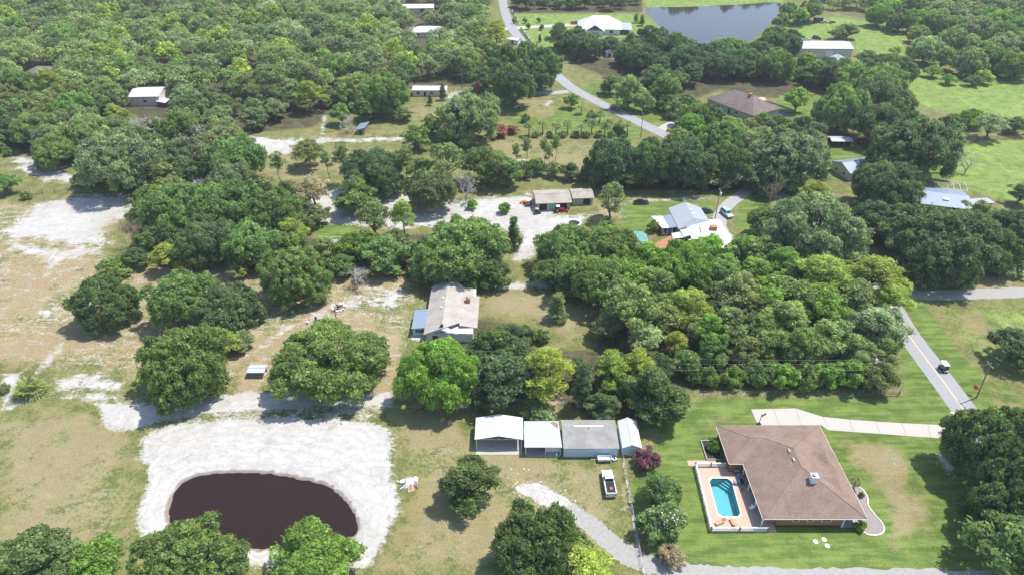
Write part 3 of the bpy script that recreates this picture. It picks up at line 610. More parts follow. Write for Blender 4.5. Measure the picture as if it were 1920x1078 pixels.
DECK = [(33.75,75.55),(45.1,75.55),(45.1,88.8),(40.3,88.8),(40.3,90.2),(34.3,90.2)]
def off(poly, d):
    P = np.array(poly); c = P.mean(0); v = P-c; return [tuple(p) for p in c + v*(1+d/np.linalg.norm(v, axis=1, keepdims=True))]
dk = ringslab('pool_deck', DECK, off(OCT, .42), -.3, .14, M['paver']); dk['kind'] = 'structure'; dk['label'] = 'terracotta paver deck around the swimming pool'
MB().box(33.2, 90.25, -.1, 38.6, 91.6, .1).build('paver_step', M['paver'], dk)
po = thing('swimming_pool', 'turquoise swimming pool with clipped corners on the terracotta deck', 'pool', (38.1, 83.0, 0))
def pl(p): return [(x-38.1, y-83.0) for x, y in p]
ringslab('coping', pl(off(OCT, .40)), pl(OCT), -.1, .17, M['coping'], po)
basin = MB(); O = pl(OCT)
for i in range(8):
    a, b = O[i], O[(i+1) % 8]; basin.quad((*a, .10), (*a, -1.6), (*b, -1.6), (*b, .10))
basin.poly([(*p, -1.6) for p in O]); basin.build('basin', M['pool_tile'], po)
for i in range(3):
    s0 = 1.35-.42*i
    MB().prism([(2.18-s0*1.5, 4.19), (2.19, 4.19-s0*1.5), (2.19, 4.19)] if False else [(1.6-s0*1.3, 4.19), (2.15, 3.5-s0*1.3), (2.19, 3.5), (1.6, 4.19)], -1.6, -1.15+.36*i).build('step', M['pool_tile'], po)
MB().poly([(*p, -.04) for p in pl(off(OCT, -.004))]).build('water', M['pool_water'], po)
def balustrade(name, label, a, b, h_, posts, group='balustrades around the pool deck'):
    A, B = Vector((*a, 0)), Vector((*b, 0)); L = (B-A).length
    r = thing(name, label, 'railing', (a[0], a[1], .14), math.atan2(b[1]-a[1], b[0]-a[0]), group)
    MB().box(0, -.11, h_-.10, L, .11, h_).build('top_rail', M['trim'], r)
    MB().box(0, -.06, .08, L, .06, .16).build('bottom_rail', M['trim'], r)
    n = max(1, posts)
    for i in range(n+1):
        MB().box(L*i/n-.13, -.135, -.14, L*i/n+.13, .135, h_+.12).build('post', M['wall_white'] if 'west' in label else M['wood'], r)
    k = int(L/.14)
    bal = MB()
    for i in range(k): bal.box((i+.5)*L/k-.028, -.03, .16, (i+.5)*L/k+.028, .03, h_-.10)
    ob = bal.build('spindles', M['trim'], r); ob['kind'] = 'stuff'
    return r
balustrade('pool_railing', 'long white railing along the lawn side of the pool deck, west of the water', (33.9, 75.7), (34.4, 90.05), .95, 6)
balustrade('pool_railing', 'white railing with brown posts in front of the sun loungers', (33.9, 75.7), (43.6, 75.7), .95, 2)
balustrade('pool_railing', 'white railing at the far end of the pool by the paver step', (34.4, 90.05), (40.2, 90.05), .95, 2)
def lounger(label, c, rz):
    r = thing('sun_lounger', label, 'lounger', (c[0], c[1], .14), rz, 'loungers on the pool deck')
    MB().box(-.33, -.95, .26, .33, .35, .34).build('seat', M['teak'], r)
    MB().slab([(-.33, .36, .34), (.33, .36, .34), (.33, .98, .80), (-.33, .98, .80)], .07).build('backrest', M['teak'], r)
    for sx in (-.28, .28):
        for sy in (-.85, .3): MB().box(sx-.03, sy-.03, 0, sx+.03, sy+.03, .26).build('leg', M['wood'], r)
lounger('wooden sun lounger at the corner of the pool railing', (35.9, 77.35), R(-66)); lounger('wooden sun lounger turned towards the house by the pool', (38.1, 77.2), R(-170))
def patio_table(label, c):
    r = thing('patio_table', label, 'table', (c[0], c[1], .14), .3)
    MB().lathe([(.001, .74), (.6, .74), (.62, .71), (.6, .68), (.001, .68)], 0, 0, 16).build('tabletop', M['glass'], r)
    MB().lathe([(.3, 0), (.28, .04), (.05, .06), (.05, .68)], 0, 0, 10).build('pedestal', M['steel'], r)
def patio_chair(label, c, rz, mat, group=None):
    r = thing('patio_chair', label, 'chair', (c[0], c[1], .14), rz, group)
    MB().box(-.27, -.27, .40, .27, .27, .46).build('seat', mat, r)
    MB().slab([(-.27, .24, .46), (.27, .24, .46), (.27, .36, .98), (-.27, .36, .98)], .05).build('backrest', mat, r)
    for sx in (-.24, .24):
        for sy in (-.24, .24): MB().box(sx-.025, sy-.025, 0, sx+.025, sy+.025, .40).build('leg', M['steel'], r)
patio_table('round glass patio table under the west eaves beside the pool', (41.75, 86.0))
patio_chair('blue patio chair north of the glass table', (41.75, 87.2), R(0), M['canvas_blue'], 'patio chairs under the eaves')
patio_chair('blue patio chair between the glass table and the pool', (40.75, 85.9), R(90), M['canvas_blue'], 'patio chairs under the eaves')
patio_chair('blue patio chair south of the glass table', (41.7, 84.9), R(180), M['canvas_blue'], 'patio chairs under the eaves')
patio_chair('white patio chair alone by the south end of the pool', (41.9, 80.2), R(-70), M['white_plastic'], 'patio chairs under the eaves')
r = thing('grill', 'black barbecue grill in the corner of the pool deck by the wall', 'grill', (41.5, 88.2, .14), 0)
MB().box(-.5, -.28, .55, .5, .28, .85).build('body', M['dark'], r); MB().tube([(-.5, 0, .85), (.5, 0, .85)], .26, 10).build('lid', M['canvas_blue'], r)
for sx in (-.42, .42):
    for sy in (-.22, .22): MB().box(sx-.03, sy-.03, 0, sx+.03, sy+.03, .55).build('leg', M['steel'], r)
r = thing('planter_bed', 'dark edged planter bed against the north-west wall of the brown house', 'planter', (38.6, 94.3, 0))
MB().box(-1.5, -2.4, -.05, 1.2, 2.2, .10).build('soil', M['dark'], r)
for q4 in ((-1.7, -2.6, -1.5, 2.4), (-1.5, 2.2, 1.2, 2.4), (-1.5, -2.6, 1.2, -2.4)): MB().box(q4[0], q4[1], -.05, q4[2], q4[3], .3).build('edging', M['concrete_grey'], r)
# garden bed east of the house
r = thing('garden_bed', 'kidney-shaped pebble bed with pale stone edging at the house corner', 'garden bed', (62.0, 80.5, 0))
bed = closed_curve([(-.7,4.7),(.3,5.2),(1.6,4.2),(1.7,2.3),(1.1,.6),(1.4,-1.4),(1.9,-3.2),(1.5,-4.7),(.2,-5.5),(-1.6,-5.4),(-2.2,-4.3),(-1.3,-3.5),(-1.2,0),(-1.0,3)], 4)
MB().prism(bed[::-1] if sum((b[0]-a[0])*(b[1]+a[1]) for a, b in zip(bed, bed[1:]+bed[:1])) > 0 else bed, -.05, .05).build('pebbles', M['pebble'], r)
for i in range(0, 44, 1):
    a, b = bed[i], bed[i+1]; d = Vector((b[0]-a[0], b[1]-a[1])).normalized(); n_ = Vector((-d.y, d.x))*.11
    c4 = [(a[0]+n_.x+d.x*.02, a[1]+n_.y+d.y*.02), (a[0]-n_.x+d.x*.02, a[1]-n_.y+d.y*.02), (b[0]-n_.x-d.x*.02, b[1]-n_.y-d.y*.02), (b[0]+n_.x-d.x*.02, b[1]+n_.y-d.y*.02)]
    MB().prism(c4, -.05, .16).build('edging_stone', M['coping'], r)
for i, (px, py, w_) in enumerate([(1529, 1015, 'westernmost of three white septic lids on the lawn'), (1545, 1011, 'white septic lid of three, closest to the house wall'), (1551, 1023, 'white septic lid of three, farthest from the house wall')]):
    x, y = g(px, py); r = thing('septic_lid', w_, 'lid', (x, y, 0), 0, 'septic lids on the lawn')
    MB().lathe([(.42, -.02), (.42, .06), (.36, .10), (.001, .11)], 0, 0, 18).build('cover', M['white_plastic'], r); MB().box(-.08, -.02, .10, .08, .02, .15).build('handle', M['steel'], r)

# --- the row of sheds
s = thing('carport', 'open white gabled carport at the west end of the shed row', 'carport', (-2.5, 97.3, 0))
MB().box(-4.4, -4.2, 0, 4.4, 3.0, .07).build('slab', M['concrete'], s)
hw, rise, x, y0, y1, oh = 2.55, .95, 4.5, -2.8, 3.1, .15
rf = MB(); zr = hw+rise+.12; ze = hw+.12
rf.slab([(-x-oh, y0, ze), (-.001, y0, zr), (-.001, y1, zr), (-x-oh, y1, ze)], .1); rf.slab([(.001, y0, zr), (x+oh, y0, ze), (x+oh, y1, ze), (.001, y1, zr)], .1)
ro = rf.build('roof', M['white_metal'], s)
MB().box(-.14, y0-.01, zr-.03, .14, y1+.01, zr+.03).build('ridge_cap', M['white_plastic'], ro)
for px in (-4.35, 4.35):
    for yy in (-2.7, .1, 2.9): MB().box(px-.06, yy-.06, .07, px+.06, yy+.06, hw).build('post', M['trim'], s)
for yy in (-2.68, 2.9):
    tr = MB().tube([(-4.4, yy, hw), (4.4, yy, hw)], .05, 5); tr.tube([(-4.4, yy, hw), (0, yy, hw+rise)], .05, 5); tr.tube([(4.4, yy, hw), (0, yy, hw+rise)], .05, 5)
    for tx in (-2.9, -1.45, 0, 1.45, 2.9): tr.tube([(tx, yy, hw), (tx, yy, hw+rise*(1-abs(tx)/4.4))], .035, 5)
    tr.build('truss', M['trim'], s)
MB().box(-4.4, 2.95, .07, 4.4, 3.0, hw).build('back_wall', M['wall_grey'], s); MB().box(-4.43, -.5, .07, -4.38, 2.9, 2.0).build('side_wall', M['wall_grey'], s)
for i, (cx, cy, sx, sy, sz, m_, lb) in enumerate([(-4.4, 98.9, 1.5, .8, 1.5, 'dark', 'dark storage cabinet against the west side inside the white carport'), (.6, 98.7, 1.2, .7, 1.0, 'wall_grey', 'grey workbench inside the white carport')]):
    r = thing('storage_cabinet' if i == 0 else 'workbench', lb, 'cabinet' if i == 0 else 'bench', (cx, cy, .07))
    MB().box(-sx/2, -sy/2, .08, sx/2, sy/2, sz).build('body', M[m_], r); MB().box(-sx/2-.04, -sy/2-.04, sz, sx/2+.04, sy/2+.04, sz+.06).build('top', M['wood'], r)
    MB().box(-.03, -sy/2-.05, sz*.45, .03, -sy/2-.001, sz*.6).build('handle', M['steel'], r)
lt = thing('lean_to', 'pale blue sheet-metal lean-to between the carport and the grey garage', 'shed', (5.9, 96.2, 0))
MB().box(-3.3, -3.6, 0, 3.3, 3.0, .05).build('slab', M['concrete_grey'], lt)
lr = MB().slab([(-3.55, -3.35, 2.3), (3.6, -3.35, 2.3), (3.25, 3.2, 2.72), (-3.55, 3.2, 2.72)], .07).build('roof', M['galv'], lt)
MB().slab([(1.55, 2.75, 2.715), (2.4, 1.9, 2.66), (3.0, 1.2, 2.617), (3.15, 2.6, 2.705), (2.2, 3.1, 2.738)], .02).build('leaf_litter', M['wood'], lr)
MB().box(-3.2, 1.0, .05, 3.2, 1.1, 2.4).build('back_wall', M['wall_grey'], lt); MB().box(.6, -2.4, .05, 3.3, -2.3, 2.15).build('front_wall', M['wall_white'], lt)
opening(lt, 'window', 'S', -1.6, 1.1, .9, .8, (-3.2, 1.0, 3.2, 1.1))
for px in (-3.3, .5, 3.4): MB().box(px-.06, -3.1, .05, px+.06, -2.98, 2.22).build('post', M['trim'], lt)
ga = thing('garage', 'low garage with a long grey shingle roof and doors tinted pale blue like shade', 'garage', (15.0, 96.25, 0))
prof = [(-3.6, 0), (3.6, 0), (3.6, 2.35), (1.6, 2.78), (-3.6, 2.35)]; mb = MB(); n = 5
mb.v = [(-5.15, p, z) for p, z in prof] + [(5.15, p, z) for p, z in prof]; mb.f = [tuple(range(n-1, -1, -1)), tuple(range(n, 2*n))] + [(i, (i+1) % n, n+(i+1) % n, n+i) for i in range(n)]
mb.build('wall', M['wall_blue_shade'], ga)
ro = MB().slab([(-5.3, -3.85, 2.43), (5.3, -3.85, 2.43), (5.3, 1.599, 2.90), (-5.3, 1.599, 2.90)], .09).slab([(5.3, 3.8, 2.43), (-5.3, 3.8, 2.43), (-5.3, 1.601, 2.90), (5.3, 1.601, 2.90)], .09).build('roof', M['grey_roof'], ga)
MB().box(-2.9, 1.45, 2.88, 2.8, 1.75, 2.95).build('ridge_vent', M['white_plastic'], ro)
MB().tube([(-.1, 1.0, 2.8), (-.1, 1.0, 3.2)], .06, 6).build('vent_pipe', M['dark'], ro)
for dx in (-2.6, 2.3):
    d = opening(ga, 'garage_door', 'S', dx, .05, 4.6, 2.0, (-5.15, -3.6, 5.15, 3.6), M['trim'], M['wall_blue_shade'])
    for k in range(4):
        MB().box(dx-2.28, -3.64, .07+k*.5, dx+2.28, -3.615, .52+k*.5).build('panel', M['wall_blue_shade'], d)
ws = gable('storage_shed', 'narrow white gabled shed at the east end of the shed row', 'shed', (22.8, 96.5), R(90), 7.0, 3.4, 2.1, .75, M['wall_blue_shade'], M['white_metal_x'], .16, t=.06)  # white walls carry the blue tint of shade in their colour
opening(ws, 'door', 'W', 0, .06, 1.5, 1.85, (-3.5, -1.7, 3.5, 1.7), pane=M['wall_blue_shade'])
gable('tool_box_shed', 'small flat white shed behind the grey garage', 'shed', (18.2, 101.9), 0, 2.1, 1.5, 1.9, .12, M['wall_white'], M['white_metal_x'], .1, t=.05, doors=[('S', 0, .8, 1.7)])
gs = gable('pump_shed', 'tiny open shed with grey metal roof beside the broad oak', 'shed', g(485, 701), 0, 3.4, 2.2, 1.55, .28, M['wall_grey'], M['galv'], .25, t=.05, solid=False)
MB().box(-1.6, .9, 0, 1.6, 1.0, 1.6).build('back_wall', M['wall_grey'], gs)
for px in (-1.55, 1.55):
    for yy in (-1.0, .85): MB().box(px-.06, yy-.06, 0, px+.06, yy+.06, 1.55).build('post', M['wood'], gs)
MB().box(-1.6, -1.0, 0, 1.6, .9, .05).build('slab', M['concrete'], gs)
# --- ranch house
rh = thing('ranch_house', 'long tan-roofed ranch house with a blue lean-to and brick chimney', 'house', (-14.3, 137.6, 0))
HX0, HX1, HY0, HY1, RX = -5.6, 5.2, -9.6, 9.0, -1.9
mb = MB(); mb.box(HX0, HY0, 0, HX1, HY1, 2.5)
mb.prism([(HX0, HY0), (HX1-1.6, HY0), (HX1-1.6, HY0+.3), (HX0, HY0+.3)], 2.5, 2.6)
mb.build('wall', M['wall_white'], rh)
rf = MB()
rf.slab([(-6.15, -10.1, 2.55), (-1.9, -10.1, 4.35), (-1.9, 12.3, 4.35), (-6.15, 9.9, 2.55)][::1], .13)
rf.slab([(-1.898, -10.1, 4.35), (2.0, -6.5, 3.35), (2.0, 9.0, 3.35), (-1.898, 12.3, 4.35)], .13)
rf.slab([(2.002, -7.5, 3.35), (6.2, -7.5, 2.55), (6.2, 5.5, 2.55), (4.6, 5.5, 2.85), (4.6, 8.6, 2.85), (2.002, 8.6, 3.35)], .13)
ro = rf.build('roof', M['tan_roof'], rh)
MB().slab([(-4.6, -10.2, 2.75), (-1.9, -10.2, 4.0), (1.6, -10.2, 2.85), (1.6, -9.7, 2.95), (-1.9, -8.6, 4.42), (-4.6, -9.7, 3.25)], .12).build('gable_trim', M['wall_blue_shade'], ro)
MB().box(3.0, 1.9, 2.6, 4.0, 3.1, 4.3).build('chimney', M['brick'], ro)
MB().lathe([(.28, 4.3), (.28, 4.55), (.36, 4.6), (.001, 4.7)], 3.5, 2.5, 10).build('flue', M['steel'], rh)
MB().box(-2.25, -9.6, 4.0, -1.55, -8.9, 4.75).build('roof_vent', M['dark'], ro)
for yy in (2.5, -1.6): MB().lathe([(.16, 3.7), (.16, 4.35), (.22, 4.4), (.001, 4.46)], -2.6, yy, 8).build('vent_pipe', M['white_plastic'], ro)
MB().slab([(-9.3, -7.4, 2.25), (-5.75, -7.4, 2.62), (-5.75, .2, 2.62), (-9.3, .2, 2.25)], .07).build('lean_to_roof', M['bluegrey_roof'], rh)
MB().box(-9.1, -7.0, 0, -5.65, 0, 2.1).build('lean_to_wall', M['wall_blue_shade'], rh)
opening(rh, 'window', 'S', -7.4, .8, 2.2, 1.0, (-9.1, -7.0, -5.65, 0))
for yy in (-3.0, 1.5, 6.0): opening(rh, 'window', 'W', yy+2, .9, 1.4, 1.1, (HX0, HY0, HX1, HY1)) if yy > 0 else None
for yy in (-4.0, 0.5, 4.5): opening(rh, 'window', 'E', yy, .9, 1.5, 1.1, (HX0, HY0, HX1, HY1))
opening(rh, 'window', 'S', -3.5, .9, 1.4, 1.1, (HX0, HY0, HX1, HY1))
# --- workshop barn in the sand yard
wb = gable('workshop', 'wide stone-grey roofed workshop with open bays and green door in the sand yard', 'workshop', (12.7, 199.2), R(4.5), 10.4, 8.6, 2.7, .9, M['wall_tan'], M['stone_roof'], .5)
for d in (('S', -3.3, 2.5, 2.3, 'dark'), ('S', -.9, 1.8, 2.3, 'green_door'), ('S', 2.4, 3.8, 2.3, 'dark')): opening(wb, 'door', d[0], d[1], .05, d[2], d[3], (-5.2, -4.3, 5.2, 4.3), pane=M[d[4]])
wa = gable('workshop_annexe', 'small stone-grey roofed annexe joined to the east end of the workshop', 'workshop', (22.3, 201.8), R(4.5), 6.2, 6.4, 2.5, .7, M['wall_tan'], M['stone_roof'], .4)
for d in (('S', -2.0, 1.3, 2.1, 'wall_grey'), ('S', 1.2, 2.4, 2.1, 'dark')): opening(wa, 'door', d[0], d[1], .05, d[2], d[3], (-3.1, -3.2, 3.1, 3.2), pane=M[d[4]])
# --- grey-roofed house
gh = thing('grey_house', 'house with grey and white metal roofs beside the curved driveway', 'house', (55.5, 181.0, 0), R(2))
MB().box(-6.2, -1.8, 0, 2.6, 10.4, 2.7).build('wall', M['wall_white'], gh); MB().box(-4.5, -14.0, 0, 6.4, -1.8, 2.5).build('side_wall', M['wall_cream'], gh)
rf = MB(); rf.slab([(-7.1, -3.2, 2.75), (-1.9, .6, 4.3), (-1.9, 11.2, 4.3), (-7.1, 10.2, 2.75)], .12); rf.slab([(-1.898, .6, 4.3), (3.2, 1.6, 2.75), (2.8, 10.6, 2.75), (-1.898, 11.2, 4.3)], .12)
rf.slab([(-7.1, -3.2, 2.75), (3.2, 1.6, 2.75), (-1.9, .6, 4.3)], .12)
ro = rf.build('roof', M['galv_y'], gh)
for yy in (9.0, 6.0, 3.6): MB().box(-1.9+.3, yy-.35, 4.1, -1.9+.9, yy+.35, 4.35).build('skylight', M['white_plastic'], ro)
MB().slab([(-6.6, -7.5, 2.5), (-1.0, -4.6, 2.62), (-.4, -1.2, 2.7), (-6.8, -3.4, 2.62)], .1).build('porch_roof', M['galv'], gh)
MB().slab([(-6.0, -9.2, 2.45), (6.9, -15.2, 2.45), (7.0, -7.5, 2.75), (6.6, 2.6, 2.5), (3.3, 2.9, 2.5), (-.6, -2.0, 3.1), (-1.2, -6.4, 2.7)], .12).build('flat_roof', M['white_metal'], gh)
MB().box(1.9, -4.6, 2.6, 3.7, -3.1, 4.0).build('chimney', M['brick'], gh)
MB().slab([(-11.6, -1.9, 2.5), (-9.5, -1.9, 2.5), (-9.9, 5.6, 2.55), (-13.4, 5.6, 2.55)], .08).build('white_awning', M['white_metal'], gh)
MB().slab([(-9.4, -1.9, 2.52), (-7.2, -1.6, 2.65), (-7.2, 6.0, 2.7), (-9.8, 5.6, 2.56)], .08).build('lanai_roof', M['bluegrey_roof'], gh)
MB().box(-11.2, -1.5, .05, -7.2, 5.2, .12).build('lanai_floor', M['concrete_grey'], gh)
MB().box(-11.0, 5.0, .1, -7.2, 5.1, 2.4).build('lanai_wall', M['screen'], gh)
for px in (-11.3, -9.9, -8.5, -7.2): MB().box(px-.06, -1.8, .1, px+.06, -1.68, 2.45).build('post', M['trim'], gh)
MB().slab([(-9.6, -7.6, 2.2), (-6.0, -7.2, 2.3), (-6.2, -3.8, 2.3), (-9.5, -4.6, 2.2)], .08).build('patio_roof', M['white_metal'], gh)
for px, py in ((-9.4, -7.4), (-6.2, -7.0), (-9.3, -4.8)): MB().box(px-.06, py-.06, 0, px+.06, py+.06, 2.15).build('post', M['trim'], gh)
opening(gh, 'window', 'E', 5.0, .9, 1.5, 1.2, (-6.2, -1.8, 2.6, 10.4)); opening(gh, 'window', 'W', -6, .9, 1.5, 1.1, (-4.5, -14, 6.4, -1.8)); opening(gh, 'window', 'E', -9, .9, 1.5, 1.1, (-4.5, -14, 6.4, -1.8))
struct('brick_patio', MB().prism(G([(1218,462),(1262,440),(1290,452),(1250,482)]), -.02, .05), M['terracotta'], 'red brick patio below the grey-roofed house')
# --- houses further off
mh = thing('metal_house', 'blue-grey metal-roofed house with a screened pool cage behind the oaks', 'house', (139.0, 199.0, 0), R(-18))
MB().box(-9.5, -7, 0, 3.5, 5, 2.6).build('wall', M['wall_cream'], mh)
ro = MB().slab([(-11, -8, 2.6), (4.5, -8, 2.6), (4.5, -1.5, 4.2), (-11, -1.5, 4.2)], .12).slab([(4.5, 6, 2.6), (-11, 6, 2.6), (-11, -1.498, 4.2), (4.5, -1.498, 4.2)], .12).build('roof', M['bluegrey_roof'], mh)
MB().slab([(2.0, -6.5, 2.95), (12.2, -1.0, 2.95), (11.0, 3.2, 2.5), (1.0, -1.5, 2.5)], .12).build('wing_roof', M['galv_y'], mh)
MB().prism([(2.5, -5.8), (11.6, -.8), (10.6, 2.4), (1.6, -2.2)], 0, 2.35).build('wing_wall', M['wall_cream'], mh)
MB().box(-3.2, -5.2, 3.3, -1.6, -3.8, 3.75).build('skylight', M['white_plastic'], ro)
MB().box(-3.5, 6.4, 0, 6.0, 13, .06).build('cage_deck', M['concrete_grey'], mh); MB().box(-1.5, 7.6, .06, 4.5, 10.4, .10).build('cage_pool', M['pool_tile'], mh)
cg = MB()
for px in np.linspace(-3.5, 6, 6):
    cg.tube([(px, 6.4, 0), (px, 6.4, 2.7), (px, 9.7, 3.3), (px, 13, 2.7), (px, 13, 0)], .07, 5)
for yy, zz in ((6.4, 2.7), (9.7, 3.3), (13, 2.7)): cg.tube([(-3.5, yy, zz), (6, yy, zz)], .07, 5)
cg.build('cage_frame', M['trim'], mh)
MB().slab([(-3.5, 9.8, 3.24), (1.5, 9.8, 3.24), (1.5, 13, 2.66), (-3.5, 13, 2.66)], .02).build('cage_screen', M['screen'], mh)
opening(mh, 'window', 'S', -5, .9, 1.6, 1.1, (-9.5, -7, 3.5, 5)); opening(mh, 'window', 'S', 0, .9, 1.6, 1.1, (-9.5, -7, 3.5, 5))
gable('blue_barn', 'cream barn with shiny blue-grey metal roof beyond the oaks', 'barn', (119.5, 223.0), R(14), 13, 10, 3.0, 1.7, M['wall_cream'], M['bluegrey_roof'], .5, wins=[('W', -2.0, 1.0, 1.2, 1.0), ('W', 2.0, 1.0, 1.2, 1.0)], doors=[('S', -4, 2.6, 2.4)])
ds = gable('dark_shed', 'small open black shed with pale roof by the shady yard', 'shed', (123.5, 248.3), R(-2), 7.4, 4.6, 2.5, .5, M['dark'], M['galv'], .3, solid=False)
MB().box(-3.5, 2.0, 0, 3.5, 2.1, 2.5).build('back_wall', M['dark'], ds); MB().box(-3.5, -2, 0, -3.4, 2, 2.5).build('side_wall', M['dark'], ds); MB().box(3.4, -2, 0, 3.5, 2, 2.5).build('side_wall', M['dark'], ds)
for px in (-3.4, -1.1, 1.1, 3.4): MB().box(px-.07, -2.1, 0, px+.07, -1.96, 2.5).build('post', M['wood'], ds)
hb = hip('hip_house', 'grey-brown hip-roofed house half hidden by trees near the far road', 'house', (97.5, 287.5), R(-58), 25, 15, 2.8, 4.6, M['wall_tan'], M['brown_roof_far'], wins=[('S', -6, .9, 1.5, 1.2), ('S', 4, .9, 1.5, 1.2), ('E', 0, .9, 1.5, 1.2)], doors=[('S', 0, 1.2, 2.2)])
MB().box(3.0, -1.0, 4.6, 4.2, .4, 8.2).build('chimney', M['brick'], hb)
pc = thing('pool_cage', 'dark screened pool cage against the grey-brown hip roof', 'pool cage', (110.5, 283.5, 0), R(-58))
MB().box(-6, -4, 0, 6, 4, .06).build('deck', M['concrete_grey'], pc); MB().box(-4, -2, .06, 3, 2, .1).build('pool_water', M['pool_tile'], pc)
MB().slab([(-6, .3, 3.2), (6, .3, 3.2), (6, 4, 2.6), (-6, 4, 2.6)], .02).build('roof_screen', M['screen'], pc)
for px in np.linspace(-6, 6, 5): MB().tube([(px, -4, 0), (px, -4, 2.7), (px, .2, 3.3), (px, 4, 2.7), (px, 4, 0)], .07, 5).build('rib', M['screen'], pc)
for i, (px, py) in enumerate(((1424, 193), (1417, 196))):
    x, y = g(px, py); r = thing('parasol', ['larger salmon pink parasol by the screened pool', 'smaller salmon pink parasol nearer the hip roof'][i], 'parasol', (x, y-2, 0), 0, 'pink parasols')
    MB().lathe([(1.9-.5*i, 2.3), (1.0, 2.7), (.001, 2.95)], 0, 0, 12).build('canopy', simple('salmon', (0.75, 0.38, 0.33), .8), r); MB().tube([(0, 0, 0), (0, 0, 2.85)], .04, 6).build('pole', M['trim'], r)
    MB().lathe([(.3, 0), (.3, .1), (.05, .12)], 0, 0, 10).build('base', M['concrete_grey'], r)
gable('long_white_barn', 'long white metal barn in the bright meadow by the lake', 'barn', (162, 374.5), R(-1), 29, 15, 5.0, 1.6, M['wall_cream'], M['white_metal_x'], .4, wins=[('S', -8, 2.2, 1.6, 1.4)], doors=[('S', 3, 3.6, 3.6, 'wall_white'), ('E', 0, 4, 3.8, 'wall_white')])
gable('small_barn', 'little white gabled shed in front of the long white barn', 'shed', g(1570, 124), R(84), 8, 8, 3, 1.6, M['wall_white'], M['galv_y'], .4, doors=[('W', 0, 2.2, 2.2)])
whm = thing('white_house', 'big white metal-roofed house with dark screened end on the far lawn', 'house', (54.5, 426, 0), R(-6))
MB().box(-15, -9, 0, 9, 9, 3).build('wall', M['wall_white'], whm)
rf = MB(); X, Y = 16, 10
rf.slab([(-X,-Y,3.1),(10,-Y,3.1),(2,0,8.6),(-7,0,8.6)], .14); rf.slab([(10,Y,3.1),(-X,Y,3.1),(-7,0,8.6),(2,0,8.6)], .14); rf.slab([(10,-Y,3.1),(10,Y,3.1),(2,0,8.6)], .14); rf.slab([(-X,Y,3.1),(-X,-Y,3.1),(-7,0,8.6)], .14)
rf.build('roof', M['white_metal_x'], whm)
MB().slab([(-11,-15,3.0),(-5.5,-14,6.2),(-5.5,-3,6.8),(-11,-9,3.3)], .14).slab([(-5.498,-14,6.2),(0,-15,3.0),(0,-9,3.3),(-5.498,-3,6.8)], .14).build('gable_roof', M['white_metal_x'], whm)
MB().box(-10.5, -14, 0, -.5, -9, 2.95).build('gable_wall', M['wall_white'], whm)
MB().slab([(10.05,-9,3.0),(16,-9,2.8),(16,9,2.8),(10.05,9,3.0)], .05).build('screen_roof', M['wall_grey'], whm)
for py_ in (-8.8, -3, 3, 8.8): MB().box(15.8, py_-.1, 0, 16, py_+.1, 2.75).build('post', M['trim'], whm)
opening(whm, 'window', 'S', 4, .9, 2.2, 1.4, (-15, -9, 9, 9)); opening(whm, 'garage_door', 'S', -5.5, .05, 5, 2.4, (-10.5, -14, -.5, -9), pane=M['wall_grey'])
gable('metal_workshop', 'tall white metal workshop standing in the woods', 'workshop', (-158.5, 299.5), R(4), 12.5, 13, 4.0, 1.4, M['wall_cream'], M['white_metal_x'], .3, doors=[('E', -2, 3.0, 3.0, 'wall_white')], wins=[('S', 0, 1.5, 1.4, 1.1)])
gable('porch_shed', 'low white lean-to shed beside the tall metal workshop in the woods', 'shed', (-149.5, 293.5), R(-24), 5, 4.5, 2.2, .6, M['dark'], M['white_metal_x'], .3, doors=[('S', 0, 2.4, 1.8)])
hip('wood_house', 'dark grey hip roof showing between trees deep in the woods', 'house', g(88, 146), R(-4), 16, 11, 2.8, 2.6, M['wall_tan'], M['brown_roof_far'], wins=[('S', -3, .9, 1.5, 1.2), ('E', 0, .9, 1.4, 1.1)])
gable('mobile_home', 'long cream mobile home with shiny white roof by the dark trees', 'mobile home', (-36.8, 308.5), R(-1), 15, 6, 2.8, .55, M['wall_cream'], M['white_metal_x'], .3, wins=[('S', -5, 1, 1.4, 1.1), ('S', 1, 1, 1.4, 1.1)], doors=[('S', -2, 1, 2)])
so = thing('lean_shed', 'little lean-to shed with steep blue-grey roof by the sandy lane', 'shed', (-58.9, 262.5, 0), R(-6))
MB().prism([(-1.5, -3.2), (1.5, -3.2), (1.5, 3.2), (-1.5, 3.2)], 0, [1.9, 2.6, 2.6, 1.9]).build('wall', M['wood'], so)
MB().slab([(-2.0, -3.6, 1.95), (2.0, -3.6, 2.9), (2.0, 3.6, 2.9), (-2.0, 3.6, 1.95)], .08).build('roof', M['bluegrey_roof'], so)
opening(so, 'door', 'S', 0, .05, 1.2, 1.8, (-1.5, -3.2, 1.5, 3.2), pane=M['dark'])
hip('pale_house', 'white-roofed house among the trees left of the far road', 'house', g(797, 66), R(6), 18, 12, 2.8, 2.0, M['wall_cream'], M['white_metal_x'], wins=[('S', -4, .9, 1.5, 1.2), ('S', 3, .9, 1.5, 1.2)])
gable('far_workshop', 'pale roof at the very top behind the white-roofed house', 'workshop', g(782, 22), R(3), 22, 12, 3.2, 1.2, M['wall_cream'], M['white_metal_x'], .4, doors=[('S', 4, 3, 2.6)])
gable('tiny_shed', 'tiny pale grey shed between the dark oaks by the white house', 'shed', g(1143, 106), R(80), 5, 4, 2.6, 1.2, M['wall_white'], M['galv_y'], .3, doors=[('W', 0, 1.2, 2)])
gable('roadside_shed', 'low white shed roof beside the far road fence', 'shed', g(964, 82), R(-30), 7, 4, 2.4, .8, M['wall_white'], M['white_metal_x'], .3, doors=[('S', 0, 1.4, 1.9)])
